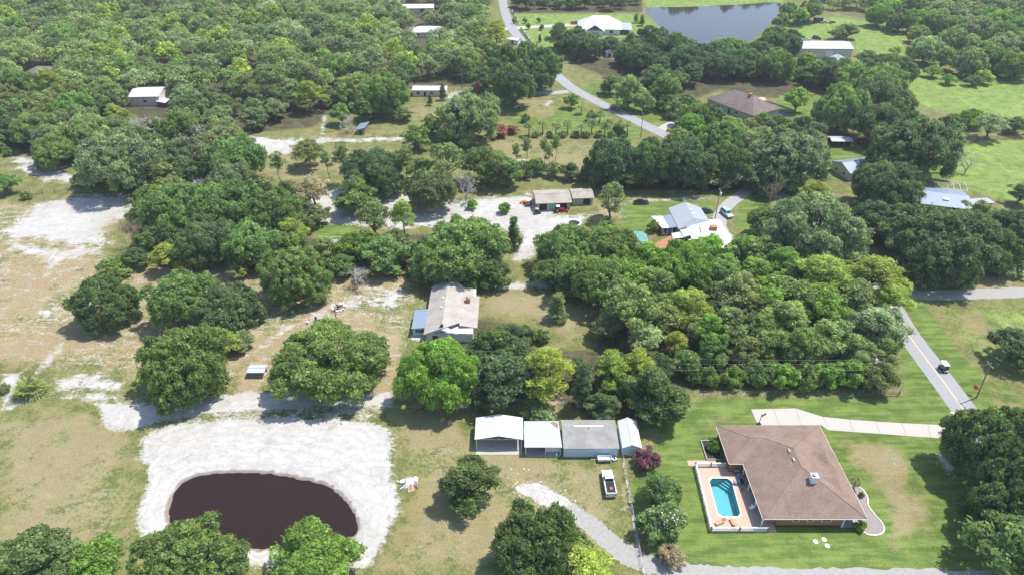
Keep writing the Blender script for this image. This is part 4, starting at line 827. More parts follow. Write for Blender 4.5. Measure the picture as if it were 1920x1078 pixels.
TREES = r'''
# foreground row along the bottom edge
T(72,1052,140,'O','d','at the bottom corner beside a bright green tree',.65); T(20,1050,90,'O','d','cut by the corner of the photo',.8); T(168,1055,105,'O','b','in front of the dark oak at the bottom corner',.7)
T(354,1050,198,'O','g','growing over the near bank of the brown pond',.55,'big'); T(590,1062,168,'O','b','growing over the near bank of the brown pond',.56,'big')
T(1015,1025,185,'O','d','beside the gravel drive',.7,'big'); T(1085,1062,130,'P','y','leaning over the gravel drive at the bottom edge',.85)
T(878,905,98,'O','d','alone on the lawn below the white carport',.92)
T(1238,922,70,'U','g','on the lawn next to the white-flowered bush',.95); T(1246,980,80,'U','w','on the lawn west of the pool',.85); T(1211,858,46,'U','p','beside the narrow white shed',.8); T(1260,1042,46,'U','t','of dry grass on the lawn below the white-flowered bush',.7)
T(1856,835,160,'O','d','shading the lawn at the right edge, upper one',.95,'big'); T(1908,935,165,'O','d','shading the lawn at the right edge, middle one',.95,'big'); T(1895,1035,145,'O','g','shading the lawn at the right edge, lowest one',.95,'big'); T(1960,850,150,'O','d','at the right edge by the road',.75)
T(1902,648,90,'O','n','at the right edge above the golf cart road',.75)
# left field
T(195,566,122,'O','d','alone in the sandy left field',.72); T(345,560,140,'O','g','at the left of a pair in the bare dirt yard',.66); T(420,580,115,'O','n','at the right of a pair in the bare dirt yard',.68)
T(345,680,170,'O','g','on the sand track above the pond',.72,'big'); T(402,640,80,'P','y','behind the big oak on the sand track',.75); T(55,716,66,'E','o','by the sandy track in the left field'); T(8,728,20,'U','m','at the left edge of the sandy track'); T(448,640,60,'U','o','at the edge of the dirt yard',.5,'low straggly')
T(614,672,218,'O','g','beside the tiny metal shed',.46,'very broad'); T(552,518,130,'O','g','at the top of the sandy yard',.72); T(8,346,50,'O','g','at the left edge above the white sand',.8); T(50,366,18,'U','o','on the sand near the left edge'); T(14,284,20,'U','g','in the grass at the left edge')
# centre, round the ranch house
T(825,698,155,'O','b','in front of the ranch house',.74,'big'); T(922,652,100,'O','d','behind the bright green oak',.8); T(965,660,70,'O','n','beside the dry lawn',.85); T(945,715,120,'O','n','above the white carport',.9)
T(1025,695,105,'P','y','behind the lean-to',1.15,'big'); T(1093,722,46,'S','n','behind the grey garage',2.5); T(1145,690,70,'P','y','behind the grey garage',1.25); T(1196,685,66,'P','y','behind the grey garage',1.25); T(1232,742,105,'O','d','leaning over the narrow white shed',.95); T(1130,760,55,'O','d','behind the grey garage',.95); T(1010,775,60,'U','o','at the back of the carport',.6); T(1215,700,60,'O','g','above the shed row',.9)
T(1046,572,42,'S','o','on the dry lawn beside the ranch house',1.5); T(980,628,48,'O','d','on the near edge of the dry lawn',.8); T(1013,628,30,'U','g','on the near edge of the dry lawn')
T(868,466,168,'O','g','behind the ranch house roof',.58,'big'); T(800,470,70,'O','n','behind the ranch house',.8); T(928,512,66,'O','d','beside the ranch house ridge',.8); T(782,500,44,'U','o','behind the ranch house',.8)
# centre right woods
T(1185,585,110,'O','x','in the thick woods',1.00); T(1180,600,42,'A','s','in the thick woods'); T(1210,634,68,'A','s','in the thick woods'); T(1296,575,90,'P','y','in the thick woods',.95); T(1322,615,62,'A','x','in the thick woods'); T(1372,615,78,'O','o','in the thick woods',1.06); T(1268,640,45,'P','y','in the thick woods',1.1)
T(1235,552,100,'O','g','in the thick woods',0.94); T(1385,556,92,'O','o','in the thick woods',1.00); T(1425,622,72,'O','g','in the thick woods',1.12); T(1470,605,85,'O','x','in the thick woods',1.00); T(1500,565,92,'O','g','in the thick woods',0.94); T(1548,585,85,'O','b','in the thick woods',1.00); T(1605,565,92,'O','x','in the thick woods',1.00); T(1668,565,85,'P','y','at the road end of the thick woods',1.0); T(1560,632,90,'A','x','in the thick woods',.95); T(1640,618,105,'O','s','at the road end of the thick woods',.85); T(1600,660,70,'O','o','in the thick woods',1.06); T(1520,655,65,'O','o','in the thick woods',1.06); T(1340,660,55,'O','g','in the thick woods',1.06); T(1465,650,60,'O','o','in the thick woods',1.06); T(1400,660,60,'O','o','in the thick woods',1.12); T(1285,680,50,'O','g','in the thick woods',1.12); T(1140,610,60,'O','o','in the thick woods',0.94); T(1240,600,70,'O','o','in the thick woods',1.00); T(1440,570,75,'O','b','in the thick woods',1.00); T(1660,660,60,'O','x','at the road end of the thick woods',.9)
T(1330,704,38,'U','g','in the clipped row along the wire fence',1.1); T(1375,704,44,'U','b','in the clipped row along the wire fence',1.0); T(1420,702,48,'U','g','in the clipped row along the wire fence',1.0); T(1467,704,56,'U','b','in the clipped row along the wire fence',.95); T(1514,706,50,'U','g','in the clipped row along the wire fence',1.0); T(1555,704,48,'U','b','in the clipped row along the wire fence',1.0); T(1594,700,58,'U','b','in the clipped row along the wire fence',1.0); T(1650,708,60,'U','o','in the clipped row along the wire fence',1.0); T(1300,704,34,'U','d','in the clipped row along the wire fence',1.0); T(1625,714,36,'U','d','in the clipped row along the wire fence',1.0)
T(1060,470,120,'O','g','below the round trampoline',.7); T(1140,462,110,'O','g','below the round trampoline',.72); T(1118,522,130,'O','g','at the top of the thick woods',.72); T(1030,510,70,'O','g','at the bend of the sand yard',.75); T(1075,525,80,'O','o','at the top of the thick woods',.7); T(1190,520,90,'O','b','at the top of the thick woods',.75)
T(1280,500,125,'O','b','below the brick patio',.75); T(1215,480,70,'O','b','below the brick patio',.75); T(1335,478,85,'O','b','hiding the white roof',.8); T(1400,472,75,'O','g','beside the curved driveway',.85); T(1350,520,90,'O','g','below the grey-roofed house',.8); T(1420,520,80,'O','b','below the grey-roofed house',.85); T(1226,424,26,'U','o','beside the white awning',.9); T(1165,450,40,'O','o','beside the trampoline',.8)
T(1470,490,70,'P','b','in the thick woods by the road',1.0); T(1540,520,120,'P','y','in the thick woods by the road',.85,'big'); T(1640,525,120,'P','y','in the thick woods by the road',.9,'big'); T(1455,540,60,'O','x','in the thick woods by the road',1.00); T(1590,490,60,'O','x','in the thick woods by the road',.9)
T(1530,425,185,'O','m','by the curved driveway',.62,'very broad'); T(1530,362,66,'P','y','behind the very broad oak',.8); T(1440,420,80,'O','g','by the curved driveway',.8); T(1460,455,90,'O','m','by the curved driveway',.75); T(1450,355,40,'C','t','by the curved driveway',1.3)
T(1480,300,150,'O','m','by the shady yard',.66,'big'); T(1430,330,80,'O','n','over the driveway bend',.75); T(1660,350,120,'O','n','in front of the blue-roofed barn',.72); T(1715,282,172,'O','n','beside the bright right meadow',.68,'huge'); T(1820,298,46,'B','s','on the bright right meadow',1.15); T(1700,325,70,'O','m','in front of the blue-roofed barn',.75)
T(1720,430,108,'O','n','below the metal-roofed house',.68,'big'); T(1765,455,180,'O','n','over the pale lane',.66,'big'); T(1850,462,115,'O','d','over the pale lane',.72); T(1902,430,95,'O','n','at the right edge over the lane',.8); T(1838,402,66,'A','o','in front of the metal-roofed house',.95); T(1640,410,90,'O','n','below the blue-roofed barn',.75); T(1690,440,90,'O','d','over the pale lane',.72); T(1915,365,45,'O','n','at the right edge by the meadow',.9); T(1900,490,60,'O','d','at the right edge over the lane',.8); T(1800,500,60,'O','d','over the pale lane',.75); T(1880,500,50,'A','o','over the pale lane',.8)
# row behind the lawn of the grey-roofed house
T(1146,305,95,'O','n','in the row behind the long lawn',.95); T(1215,308,95,'O','d','in the row behind the long lawn',.9); T(1290,308,105,'O','n','in the row behind the long lawn',.88); T(1365,306,90,'O','d','in the row behind the long lawn',.9); T(1255,300,70,'O','g','in the row behind the long lawn',.9); T(1330,325,60,'O','o','in the row behind the long lawn',.85); T(1180,330,55,'O','d','in the row behind the long lawn',.9)
T(1146,372,56,'A','o','beside the workshop annexe',1.3); T(963,434,34,'S','d','in the middle of the sand yard',2.1,'dark'); T(886,384,20,'U','b','in the sand yard',.9); T(946,390,22,'U','b','in the sand yard',.9)
for i,(x,y) in enumerate([(1008,312),(1040,318),(1070,322),(1100,322),(985,318)]): T(x,y,34,'O','gonod'[i],'in the scrub row behind the workshop',.9)
for i,(x,y) in enumerate([(968,285),(987,275),(1020,275),(1030,288),(1042,270)]): T(x,y,22,'T','o','standing behind the workshop',2.6)
T(700,322,112,'O','n','behind the sand yard',.75); T(520,306,34,'T','o','on the tan field',2.1); T(578,284,66,'P','o','on the tan field',.8); T(585,352,62,'A','t','in the sand yard',1.0,'thin'); T(665,368,76,'O','g','in the sand yard',.85); T(808,358,98,'O','m','in the sand yard',.78); T(872,345,52,'B','s','in the sand yard',1.3); T(905,312,78,'O','d','behind the sand yard',.9); T(955,325,60,'O','g','behind the sand yard',.9); T(835,300,80,'A','o','behind the sand yard',.95); T(640,292,44,'T','o','on the tan field',1.9); T(760,300,46,'T','o','on the tan field',2.0); T(610,300,30,'T','o','on the tan field',2.2); T(790,320,50,'O','d','behind the sand yard',.9); T(935,305,40,'T','o','behind the sand yard',2.0)
T(700,405,66,'A','o','over the wooden bridge rail',1.2); T(755,402,46,'P','y','over the wooden bridge rail',1.5); T(665,462,75,'O','b','below the wooden bridge rail',.8); T(722,478,80,'O','g','below the wooden bridge rail',.85); T(742,450,50,'A','o','below the wooden bridge rail',1.2); T(665,515,58,'B','m','beside the sandy yard',.9); T(610,470,60,'O','o','below the wooden bridge rail',.8); T(640,500,50,'O','g','below the wooden bridge rail',.8); T(770,470,50,'O','o','below the wooden bridge rail',.9)
# left grove
T(330,400,135,'O','g','in the left grove',.75); T(420,395,135,'O','g','in the left grove',.75); T(510,400,115,'O','g','in the left grove',.75); T(385,455,120,'O','n','in the left grove',.75); T(470,460,110,'O','g','in the left grove',.75); T(245,428,62,'C','t','at the edge of the white sand',1.35); T(315,480,68,'P','y','in the left grove',.8,'round'); T(255,485,50,'O','d','at the edge of the white sand',.7); T(215,500,60,'O','g','at the edge of the white sand',.6); T(445,508,38,'A','o','beside the dirt yard',.8); T(545,430,60,'P','y','in the left grove',.9); T(540,465,60,'O','g','in the left grove',.8); T(300,450,70,'O','d','in the left grove',.75); T(595,405,45,'O','o','in the left grove',.8); T(290,375,80,'O','g','in the left grove',.75); T(510,490,50,'O','g','in the left grove',.8); T(430,340,90,'O','m','in the left grove',.8); T(560,385,50,'O','o','in the left grove',.8)
T(102,284,80,'O','g','on the sand at the edge of the woods',.75,'lone'); T(228,305,165,'O','m','at the edge of the woods',.62,'broad'); T(345,300,110,'O','m','at the edge of the woods',.7); T(440,302,115,'O','g','at the edge of the woods',.72); T(380,340,70,'B','s','at the edge of the woods',.8); T(300,330,80,'O','o','at the edge of the woods',.75); T(160,330,50,'O','o','at the edge of the woods',.7)
# upper centre yards
T(930,62,46,'P','y','beside the far road',1.2); T(912,100,52,'O','g','beside the far road',.95); T(948,112,60,'O','d','beside the far road',.95); T(985,108,58,'O','g','beside the far road',.95); T(880,120,60,'O','o','beside the far road',.9); T(925,135,55,'O','n','beside the far road',.95); T(905,150,50,'O','d','beside the far road',.9)
T(780,258,50,'O','g','beside the sandy lane',.95); T(880,225,120,'O','m','beside the coral bush',.75,'big'); T(835,230,60,'O','g','beside the coral bush',.9); T(962,162,80,'O','d','by the far lane',1.0); T(1010,130,80,'O','d','by the far lane',.95); T(660,225,38,'B','m','by the little lean-to shed',1.0); T(640,215,40,'O','g','by the little lean-to shed',1.0); T(682,205,45,'O','g','by the little lean-to shed',1.0); T(805,235,34,'O','o','by the sandy lane',.9); T(830,172,16,'S','d','in front of the mobile home',2.0); T(806,186,12,'S','d','in front of the mobile home',2.0); T(897,167,17,'S','r','by the far lane',1.6); T(720,180,90,'O','g','beside the mobile home',.85); T(935,245,40,'U','k','below the big grey-green oak',.5,'wide'); T(960,243,25,'U','k','below the big grey-green oak',.6); T(755,215,40,'O','o','by the sandy lane',.7)
for i,x in enumerate([992,1018,1042,1065,1090,1110,1135,1160,1178]): T(x,238-(i%2)*4,26,'F','o','in the palm row below the far road',1.15)
for i,(x,y) in enumerate([(1072,190),(1090,203),(1110,217),(1125,216),(1140,232),(985,222),(1160,243)]): T(x,y,[28,20,22,24,16,16,18][i],'UFUFUUU'[i],'bgogogo'[i],'on the green verge beside the far road',1.0)
for i,x in enumerate([1005,1030,1055,1078,1100,1122,1148,1170]): T(x,252,15,'U','o','low under the palm row',.8)
T(1180,175,60,'O','x','by the far road near the red car',1.0); T(1210,192,34,'O','o','by the far road near the red car',1.1); T(1250,170,60,'O','g','by the far road near the red car',1.0); T(1145,160,40,'O','g','by the far road',.9)
T(1372,252,78,'O','x','in front of the grey-brown hip roof',.75); T(1306,228,72,'O','g','in front of the grey-brown hip roof',.85); T(1300,245,70,'O','b','in front of the grey-brown hip roof',.85); T(1350,262,80,'O','g','in front of the grey-brown hip roof',.8); T(1430,266,64,'O','m','in front of the grey-brown hip roof',.8); T(1400,275,70,'O','m','in front of the grey-brown hip roof',.8); T(1270,265,60,'O','o','in front of the grey-brown hip roof',.85)
T(1580,205,90,'O','g','in the shady yard behind the black shed',.95); T(1495,188,45,'O','b','in the shady yard',1.0,'round'); T(1660,190,110,'O','n','behind the huge oak of the right meadow',.75); T(1510,235,40,'O','d','in the shady yard',.9); T(1650,235,100,'O','n','behind the black shed',.75)
T(1860,232,62,'A','s','in the hedge across the right meadow',.8); T(1825,222,50,'O','b','in the hedge across the right meadow',.7); T(1905,235,45,'O','d','in the hedge across the right meadow',.7); T(1790,228,40,'O','g','in the hedge across the right meadow',.7)
T(1047,66,40,'P','d','on the far bright lawn',1.3,'tall'); T(1012,72,9,'S','d','on the far bright lawn',1.6); T(1082,58,16,'U','n','beside the white house',1.2); T(1193,34,12,'S','b','at the lake end of the far lawn',1.5); T(1204,38,14,'S','g','at the lake end of the far lawn',1.5)
for i,(x,y) in enumerate([(963,40),(984,39),(1010,38),(1015,52),(990,50)]): T(x,y,8,'U','d','sapling on the far bright lawn',1.3)
for i,(x,y,w) in enumerate([(1735,95,60),(1790,80,60),(1770,110,50),(1820,120,60),(1860,110,60),(1690,40,50),(1760,45,60),(1650,30,50),(1840,60,60),(1880,85,60),(1905,125,60)]): T(x,y,w,'O','sxgogdgbmsg'[i],'in the wood above the right meadow',.8)
for i,(x,y,w,c) in enumerate([(1750,135,30,'b'),(1780,150,26,'b'),(1845,145,34,'y'),(1825,152,28,'d'),(1700,118,18,'d'),(1655,112,16,'d'),(1680,95,22,'y'),(1590,60,40,'m'),(1570,65,30,'o')]): T(x,y,w,'U',c,'in the marshy meadow',.7)
for i,(x,y) in enumerate([(1480,25),(1500,32),(1520,20),(1465,40),(1450,78),(1485,75)]): T(x,y,[40,35,45,30,60,40][i],'O','gbogdd'[i],'at the lake end of the meadow',.9)
'''
FILLS = r'''
fill([(-330,-30),(925,-30),(905,60),(900,120),(870,140),(760,155),(735,195),(620,205),(580,235),(480,242),(425,262),(425,330),(330,335),(240,290),(150,290),(60,285),(0,262),(-330,240)], 9.0, (12.5,18), (.62,.85), [('O','g',4),('O','o',5),('O','m',5),('O','d',1.5),('P','y',2.6),('P','o',2),('O','b',.8),('B','s',1.2),('O','x',4)], 'in the left woods', 'trees of the left woods', clear=[(292,207,62,34),(88,160,48,26),(800,80,45,28),(790,30,50,16),(600,235,30,25),(300,60,18,9),(720,12,30,10)], indiv=305)
fill([(1040,92),(1140,85),(1250,100),(1400,112),(1440,92),(1480,112),(1640,125),(1690,172),(1660,205),(1600,185),(1540,165),(1440,155),(1340,155),(1245,190),(1150,138)], 9.8, (14,20), (.62,.8), [('O','n',6),('O','d',5),('O','g',2)], 'below the lake', 'oaks of the dark belt', clear=[(1143,118,22,14),(1550,122,78,24),(1150,75,60,22),(1170,165,50,16)])
fill([(958,-40),(1206,-40),(1206,12),(1180,20),(958,20)], 8.5, (9,12), (.9,1.2), [('O','d',6),('O','n',3),('O','g',3)], 'in the far tall hedge', 'tall hedge behind the white house')
fill([(1500,-30),(2250,-30),(2250,150),(1925,150),(1850,130),(1790,90),(1720,40),(1640,25),(1560,22)], 9.2, (11,17), (.65,.9), [('O','g',5),('O','d',3),('O','x',4),('O','b',2),('O','m',2)], 'beyond the right meadow', 'trees of the right-hand wood', indiv=470)
fill([(1140,560),(1240,490),(1440,480),(1560,470),(1690,530),(1680,690),(1290,692),(1250,640),(1150,620)], 7.0, (6,9.5), (.95,1.35), [('O','d',2),('O','g',5),('O','b',3),('O','o',4),('O','x',3),('P','y',3),('A','x',2),('S','g',1.5)], 'low in the thick woods', 'understorey of the thick woods', mind=1.25)
fill([(1440,240),(1530,262),(1480,350),(1450,440),(1420,370),(1240,340),(1110,345),(1110,310),(1400,290)], 7, (7,10), (.7,.95), [('O','d',4),('O','n',4)], 'behind the long lawn', 'shaded trees behind the long lawn', mind=1.3, clear=[(1420,340,40,22)])
fill([(260,365),(480,352),(560,380),(590,430),(540,490),(480,490),(330,490),(260,450)], 7, (7,10), (.7,.95), [('O','d',4),('O','g',5),('O','o',2)], 'low in the left grove', 'understorey of the left grove', mind=1.2)
fill([(1590,395),(1690,420),(1780,445),(1920,465),(1920,490),(1700,480),(1580,440)], 9, (9,13), (.65,.8), [('O','n',5),('O','d',4)], 'over the pale lane', 'shaded oaks over the pale lane', mind=1.2, clear=[(1860,430,40,30)])
fill([(800,735),(900,680),(960,650),(1010,690),(1090,680),(1230,695),(1250,740),(1180,755),(1060,750),(900,745)], 6.5, (5,8), (.8,1.1), [('O','d',5),('O','n',3)], 'behind the shed row', 'shaded trees behind the shed row', mind=1.3)
fill([(1245,205),(1330,200),(1440,245),(1430,280),(1280,280)], 8, (8,11), (.75,.95), [('O','g',4),('O','d',2),('O','x',3)], 'before the far hip roof', 'trees before the hip-roofed house', mind=1.2, clear=[(1375,215,75,26)])
fill([(1205,-30),(1480,-34),(1480,-12),(1350,-8),(1205,-8)], 8.5, (9,13), (.9,1.2), [('O','d',5),('O','n',4)], 'on the far lake bank', 'trees on the far lake bank')
fill([(1690,66),(1700,30),(1920,30),(1960,150),(1850,138),(1760,118)], 8.5, (7,12), (.65,.85), [('O','g',5),('O','x',3),('O','b',3),('O','o',2),('U','b',2)], 'above the right meadow', 'trees above the right meadow', mind=1.1)
fill([(-330,262),(0,272),(0,300),(-330,360)], 12, (10,14), (.6,.8), [('O','g',4),('O','m',4)], 'beyond the left fields', 'trees beyond the left edge')
fill([(590,-120),(1400,-120),(2300,-120),(2300,-42),(-500,-42),(-500,-120)], 15, (12,17), (.7,.9), [('O','g',5),('O','d',4),('O','m',3)], 'far beyond', 'far', indiv=0)
'''
# ------------------------------------------------------------------ trees
def leaf_mesh(name, cen, nrm, size, tone, mat, rng, asp=0.55, extra=None):
    """one small rhombic leaf spray per point"""
    n = len(cen)
    t = rng.normal(size=(n, 3)); t -= (t*nrm).sum(1, keepdims=True)*nrm; t /= np.linalg.norm(t, axis=1, keepdims=True)+1e-9
    b = np.cross(nrm, t); s = size[:, None]
    bend = nrm*s*0.25
    V = np.stack([cen + t*s, cen + b*s*asp + bend, cen - t*s, cen - b*s*asp + bend], 1).reshape(-1, 3)
    me = bpy.data.meshes.new(name); me.vertices.add(4*n); me.vertices.foreach_set('co', V.ravel().astype(np.float32))
    me.loops.add(4*n); me.loops.foreach_set('vertex_index', np.arange(4*n, dtype=np.int32))
    me.polygons.add(n); me.polygons.foreach_set('loop_start', np.arange(0, 4*n, 4, dtype=np.int32))
    me.update(calc_edges=True)
    a = me.attributes.new('tone', 'FLOAT', 'POINT'); a.data.foreach_set('value', np.repeat(tone, 4).astype(np.float32))
    if extra is not None:
        a = me.attributes.new('Col', 'FLOAT_COLOR', 'POINT'); a.data.foreach_set('color', np.repeat(np.c_[extra, np.ones(n)], 4, axis=0).ravel().astype(np.float32))
    me.materials.append(mat); return me
def unit(rng, n, zmin=-1.0):
    z = rng.uniform(zmin, 1, n); a = rng.uniform(0, 2*np.pi, n); r = np.sqrt(1-z*z); return np.c_[r*np.cos(a), r*np.sin(a), z]
def foliage(rng, lobes, puff_r, leaf, dens, zmin=-0.45, inner=0.15, floor_z=0.3, spread=0.60, uplift=0.30):
    """lobes: (centre, rx, rz) -> puffs over their surfaces -> leaf points, normals, sizes, tones"""
    C = np.array([l[0] for l in lobes]); RX = np.array([l[1] for l in lobes]); RZ = np.array([l[2] for l in lobes])
    pc, pr, pt, po = [], [], [], []
    for i in range(len(lobes)):
        area = 4*np.pi*((RX[i]**1.6*2*RX[i]**0 * RZ[i]**1.6/ max(RX[i]**1.6,1e-6) + RX[i]**3.2*0)/1 if False else (2*(RX[i]*RZ[i])**1.6 + (RX[i]**2)**1.6)/3)**(1/1.6)
        k = max(5, int(area*(1-zmin)/2/(puff_r**2*1.55)))
        d = unit(rng, k, zmin); f = rng.uniform(0.80, 1.08, (k, 1)); 
        m = rng.random(k) < inner; f[m] *= 0.6
        p = C[i] + d*np.array([RX[i], RX[i], RZ[i]])*f
        q = ((p[:, None, :] - C[None])/np.stack([RX, RX, RZ], -1)[None]); q = np.linalg.norm(q, axis=2); q[:, i] = 9
        keep = (q.min(1) > 0.78) & (p[:, 2] > floor_z)
        pc.append(p[keep]); pr.append(puff_r*rng.uniform(.6, 1.3, keep.sum())); po.append(d[keep])
        pt.append(np.clip(rng.normal(0.42, .2, keep.sum()) + rng.normal(0, .08), 0, 1))
    pc = np.concatenate(pc); pr = np.concatenate(pr); pt = np.concatenate(pt); po = np.concatenate(po)
    n = np.maximum(4, (dens*pr**2/leaf**2).astype(int)); ix = np.repeat(np.arange(len(pc)), n); N_ = len(ix)
    d = unit(rng, N_, -0.8); d = d + po[ix]*0.45; d[:, 2] += uplift; d /= np.linalg.norm(d, axis=1, keepdims=True)
    rad = pr[ix]*rng.uniform(.35, 1.12, N_)**0.6*np.where(rng.random(N_) < .14, rng.uniform(1.1, 1.55, N_), 1)
    cen = pc[ix] + d*rad[:, None]*np.array([1, 1, .78])
    nrm = d + rng.normal(size=(N_, 3))*spread; nrm /= np.linalg.norm(nrm, axis=1, keepdims=True)
    size = leaf*(.5 + 1.1*rng.random(N_)**1.5)
    tone = np.clip(pt[ix] + rng.normal(0, .05, N_), 0, 1)
    ok = cen[:, 2] > 0.12
    return cen[ok], nrm[ok], size[ok], tone[ok]
def trunk_mesh(rng, H, r0, lobes, base, mat, lean=0.04, name='trunk'):
    mb = MB(); top = Vector((rng.normal()*lean*H, rng.normal()*lean*H, H))
    k = 5; pts = [Vector((0, 0, -.15)) .lerp(top, i/k) + Vector((rng.normal()*.03*H*(0 < i < k), rng.normal()*.03*H*(0 < i < k), 0)) for i in range(k+1)]
    mb.tube(pts, [r0*1.35] + [r0*(1-.8*i/k) for i in range(1, k+1)], 7)
    for l in lobes:
        e = Vector(tuple(l[0])); s = pts[0].lerp(top, min(.8, max(.25, (base*H)/H*.8 + rng.uniform(0, .25)))); m = s.lerp(e, .5); m.z -= .06*(e-s).length; 
        mb.tube([s, m, e], [r0*.45, r0*.28, r0*.07], 5)
    return mb.mesh(name, mat)
PROTO = {}
def add(kind, crown, trunk, W, H): PROTO.setdefault(kind, []).append((crown, trunk, W, H))
def make_oak(kind, seed, W, H, base, puff, leaf, dens, nring, inner=.15, zf=1.0, top=3):
    rng = np.random.default_rng(seed); a = W/2; zc = H*(1+base)/2; b = H*(1-base)/2; lobes = []
    off_ = rng.uniform(0, 6.28)
    for i in range(nring):
        t = off_ + (i+rng.uniform(-.3, .3))*2*np.pi/nring; q = rng.uniform(.42, .74)*a; r = rng.uniform(.22, .42)*a
        lobes.append((np.array([q*np.cos(t), q*np.sin(t), zc + rng.uniform(-.62, .30)*b]), r, min(r, b*.75)*zf))
    for i in range(nring//2 + 2):                    # stray boughs that break the outline
        t = rng.uniform(0, 6.28); q = rng.uniform(.72, .98)*a; r = rng.uniform(.10, .19)*a
        lobes.append((np.array([q*np.cos(t), q*np.sin(t), zc + rng.uniform(-.5, .5)*b]), r, r*.8))
    for i in range(top):
        t = rng.uniform(0, 6.28); q = rng.uniform(0, .42)*a; r = rng.uniform(.22, .40)*a; rz = min(r, b*.7)*zf
        lobes.append((np.array([q*np.cos(t), q*np.sin(t), H - rz*rng.uniform(.95, 1.7)]), r, rz))
    cen, nrm, size, tone = foliage(rng, lobes, puff, leaf, dens, inner=inner, floor_z=.25)
    add(kind, leaf_mesh(kind, cen, nrm, size, tone, M['leaf'], rng), trunk_mesh(rng, H*.72, W*.028+.08, lobes, base, M['bark']), W, H)
for s_ in range(4): make_oak('oak_l', 10+s_, 19, 10.5, .03, .90, (.24, .27, .29, .26)[s_], 6.0, 11, top=5)
for s_ in range(8): make_oak('oak_m', 20+s_, 11, 9.5, .06, .74, (.23, .27, .31)[s_ % 3], (6.0, 5.2, 4.4)[s_ % 3], 8)
for s_ in range(8): make_oak('tall', 120+s_, 8, 10, .07, .72+.05*(s_ % 3), (.21, .25, .29)[s_ % 3], (6, 4.6, 3.8)[s_ % 3], 8, inner=.25, top=4, zf=1.15)
for s_ in range(3): make_oak('oak_s', 30+s_, 6, 5.6, .05, .62, .21, 6.0, 6)
for s_ in range(3): make_oak('bush', 40+s_, 4, 3.0, .0, .42, .155, 6.0, 6, top=2)
for s_ in range(3): make_oak('airy', 50+s_, 8, 9, .30, .60, .22, 3.2, 7, inner=.35, top=3)
def make_pine(seed, W, H):
    rng = np.random.default_rng(seed); a = W/2; lobes = []
    for i in range(17):
        f = (i+.5)/17; t = i*2.4 + rng.uniform(-.4, .4); z = H*(.40 + .55*f); q = a*(.78*(1-f**1.8)+.06)*rng.uniform(.75, 1.1); r = a*rng.uniform(.24, .34)
        lobes.append((np.array([q*np.cos(t), q*np.sin(t), z]), r, r*.72))
    cen, nrm, size, tone = foliage(rng, lobes, .62, .22, 5.0, zmin=-.7, inner=.2, floor_z=H*.2, spread=1.0, uplift=.45)
    add('pine', leaf_mesh('pine', cen, nrm, size, tone, M['leaf'], rng, asp=.34), trunk_mesh(rng, H*.95, .24, lobes, .45, M['bark'], .015), W, H)
for s_ in range(4): make_pine(60+s_, 8.5, 12)
def make_slim(seed, W, H):
    rng = np.random.default_rng(seed); a = W/2; lobes = []
    for i in range(12):
        f = (i+.5)/12; t = i*2.4; z = H*(.16+.78*f); q = a*.5*(1-f)*rng.uniform(.5, 1.2); r = a*(.55*(1-.5*f))*rng.uniform(.8, 1.15)
        lobes.append((np.array([q*np.cos(t), q*np.sin(t), z]), r, r*1.1))
    cen, nrm, size, tone = foliage(rng, lobes, .5, .20, 5.0, zmin=-.7, inner=.25, floor_z=H*.06, uplift=.1)
    add('slim', leaf_mesh('slim', cen, nrm, size, tone, M['leaf'], rng, asp=.42), trunk_mesh(rng, H*.95, .16, lobes[::2], .3, M['bark'], .015), W, H)
for s_ in range(3): make_slim(70+s_, 4.5, 12)
def make_tuft(seed, W, H, bare):                      # tall bare stem with a tuft on top (thinned pines)
    rng = np.random.default_rng(seed); a = W/2; lobes = []
    for i in range(9):
        f = (i+.5)/9; t = i*2.4; z = H*(bare+(.96-bare)*f); q = a*.6*(1-f*.7)*rng.uniform(.4, 1.1); r = a*.36*rng.uniform(.8, 1.2)
        lobes.append((np.array([q*np.cos(t), q*np.sin(t), z]), r, r*.7))
    cen, nrm, size, tone = foliage(rng, lobes, .42, .20, 3.6, zmin=-.7, inner=.2, floor_z=H*bare*.8, spread=1.0, uplift=.4)
    add('tuft', leaf_mesh('tuft', cen, nrm, size, tone, M['leaf'], rng, asp=.36), trunk_mesh(rng, H*.97, .13, lobes[::2], bare, M['bark'], .012), W, H)
for s_ in range(3): make_tuft(75+s_, 5, 12, .55)
def make_bare(seed, W, H, mat, leafy=0):
    rng = np.random.default_rng(seed); mb = MB(); tips = []
    def grow(p, d, L, r, lv):
        e = p + d*L; mid = p.lerp(e, .5) + Vector(rng.normal(size=3))*L*.06
        mb.tube([p, mid, e], [r, r*.8, r*.55], 5 if lv < 2 else 3, cap=False); tips.append(e)
        if lv >= 4: return
        for _ in range(3 if lv < 3 else 2):
            q = (d + Vector(rng.normal(size=3))*.55 + Vector((0, 0, .12))).normalized(); grow(p.lerp(e, rng.uniform(.55, 1)), q, L*rng.uniform(.55, .8), r*.55, lv+1)
    grow(Vector((0, 0, -.1)), Vector((rng.normal()*.08, rng.normal()*.08, 1)).normalized(), H*.36, H*.022, 0)
    for _ in range(2): grow(Vector((0, 0, H*.1)), Vector((rng.normal()*.5, rng.normal()*.5, 1)).normalized(), H*.36, H*.016, 0)
    tw = mb.mesh('bare', mat)
    cr = MB(); 
    for t in tips:
        for _ in range(3):
            d = Vector(rng.normal(size=3)); d.z = abs(d.z)*.8; d = d.normalized()*H*rng.uniform(.04, .1); cr.tube([t, t+d], [.012*H/6, .004*H/6], 3, cap=False)
    add('bare_pale' if mat is M['bark_pale'] else 'bare_tan', cr.mesh('bare', mat), tw, W, H)
